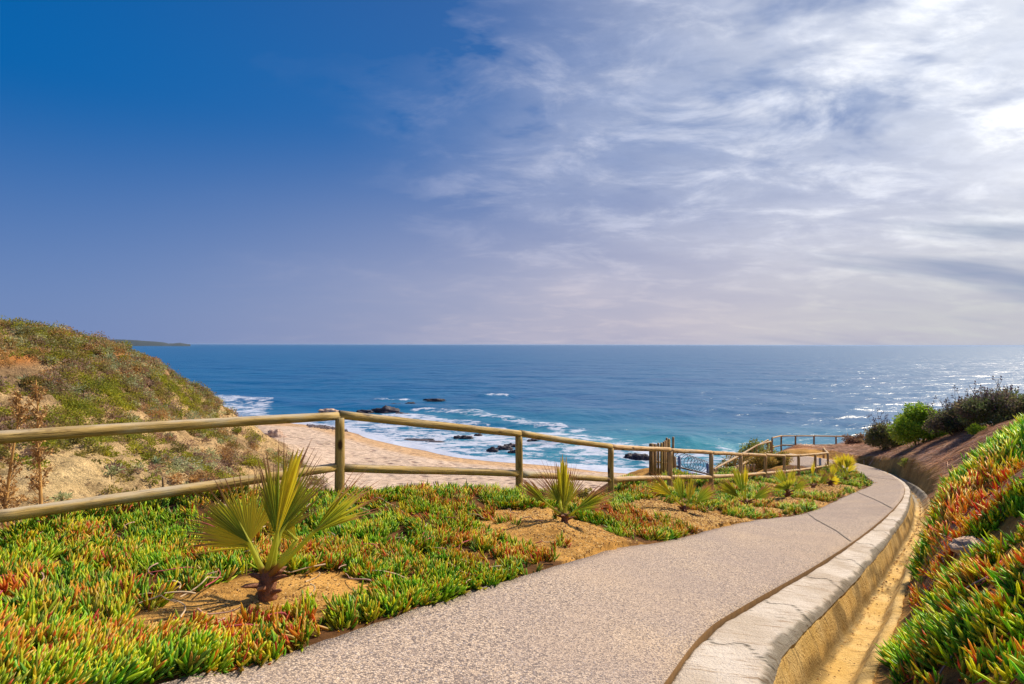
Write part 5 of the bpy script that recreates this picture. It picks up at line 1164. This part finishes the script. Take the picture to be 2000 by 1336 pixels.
# soil crumbs, chips and dead leaves: on the bare patches, in the drain and along the kerb
r = np.random.default_rng(99)
cx = []; 
for c, ra, rb, h in BARE:
    n_ = int(1500 * ra * rb / 0.3); u = r.normal(0, 0.55, n_) * ra; v = r.normal(0, 0.55, n_) * rb; ang = 0.85
    cx.append(np.c_[c[0] + u * math.sin(ang) + v * math.cos(ang), c[1] + u * math.cos(ang) - v * math.sin(ang), np.zeros(n_)])
for c, ra, rb in bank_bare: cx.append(np.c_[c[0] + r.normal(0, ra * 0.6, 160), c[1] + r.normal(0, rb * 0.8, 160), np.zeros(160)])
cr = np.vstack(cx); ok = ~in_poly(cr[:, 0], cr[:, 1], PATH_POLY); cr = cr[ok]; cr[:, 2] = terrain(cr[:, 0], cr[:, 1])
i_ = r.integers(150, len(KR) - 250, 1500); fl = r.choice([0.62, 0.68, 0.74, 0.8, 0.86], 1500) + r.normal(0, 0.03, 1500); fl = np.where(r.random(1500) < 0.4, 0.62 + np.abs(r.normal(0, 0.02, 1500)), fl)
g_ = KR[i_].copy(); g_[:, :2] += NRk[i_] * (fl * WSK[i_])[:, None]; g_[:, 2] -= 0.415
P = np.vstack([cr, g_]); n_ = len(P); sz = r.uniform(0.003, 0.013, n_) * np.clip(np.hypot(P[:, 0], P[:, 1]) / 6, 0.8, 2.0)
base = np.array([[1, 0, 0], [-.4, .8, 0], [-.6, -.7, 0], [0.1, 0.05, 1.0]]); a_ = r.random(n_) * 6.28
bx_ = base[None, :, 0] * np.cos(a_)[:, None] - base[None, :, 1] * np.sin(a_)[:, None]; by_ = base[None, :, 0] * np.sin(a_)[:, None] + base[None, :, 1] * np.cos(a_)[:, None]
V = np.stack([bx_, by_, np.tile(base[:, 2], (n_, 1)) * r.uniform(0.3, 0.9, (n_, 1))], -1) * sz[:, None, None] * np.array([1.2, 1.2, 1]) + P[:, None]
Fq = (np.array([[0, 1, 3], [1, 2, 3], [2, 0, 3]])[None] + (np.arange(n_) * 4)[:, None, None]).reshape(-1, 3)
pc = np.array([[0.50, 0.30, 0.09], [0.26, 0.13, 0.04], [0.62, 0.42, 0.18], [0.12, 0.06, 0.03]])[r.integers(0, 4, n_)]
tag(mesh_np('soil_crumbs', V.reshape(-1, 3), Fq, MDRY, smooth_=False, cols=np.repeat(pc, 4, 0)), 'crumbs of earth and leaf litter on the bare patches and in the drain', 'litter', kind='stuff')

# the sea air: one even box of haze round everything below the sky
bm_ = bpy.data.meshes.new('haze'); hx, hy0, hy1, hz0, hz1 = 160000, -2000, 61500, float(GZ.min()) - 1.5, float(max(GZ.max(), 24.5)) + 1.5
bm_.from_pydata([(-hx, hy0, hz0), (hx, hy0, hz0), (hx, hy1, hz0), (-hx, hy1, hz0), (-hx, hy0, hz1), (hx, hy0, hz1), (hx, hy1, hz1), (-hx, hy1, hz1)], [], [(0, 3, 2, 1), (4, 5, 6, 7), (0, 1, 5, 4), (1, 2, 6, 5), (2, 3, 7, 6), (3, 0, 4, 7)])
hz_o = bpy.data.objects.new('haze', bm_); COL.objects.link(hz_o); tag(hz_o, kind='stuff')
mh = bpy.data.materials.new('haze'); mh.use_nodes = True; mh.node_tree.nodes.clear()
_o = mh.node_tree.nodes.new('ShaderNodeOutputMaterial'); _v = mh.node_tree.nodes.new('ShaderNodeVolumePrincipled')
_v.inputs['Color'].default_value = (0.42, 0.60, 0.92, 1); _v.inputs['Density'].default_value = 2.2e-5; _v.inputs['Anisotropy'].default_value = 0.2
mh.node_tree.links.new(_v.outputs[0], _o.inputs['Volume']); bm_.materials.append(mh)
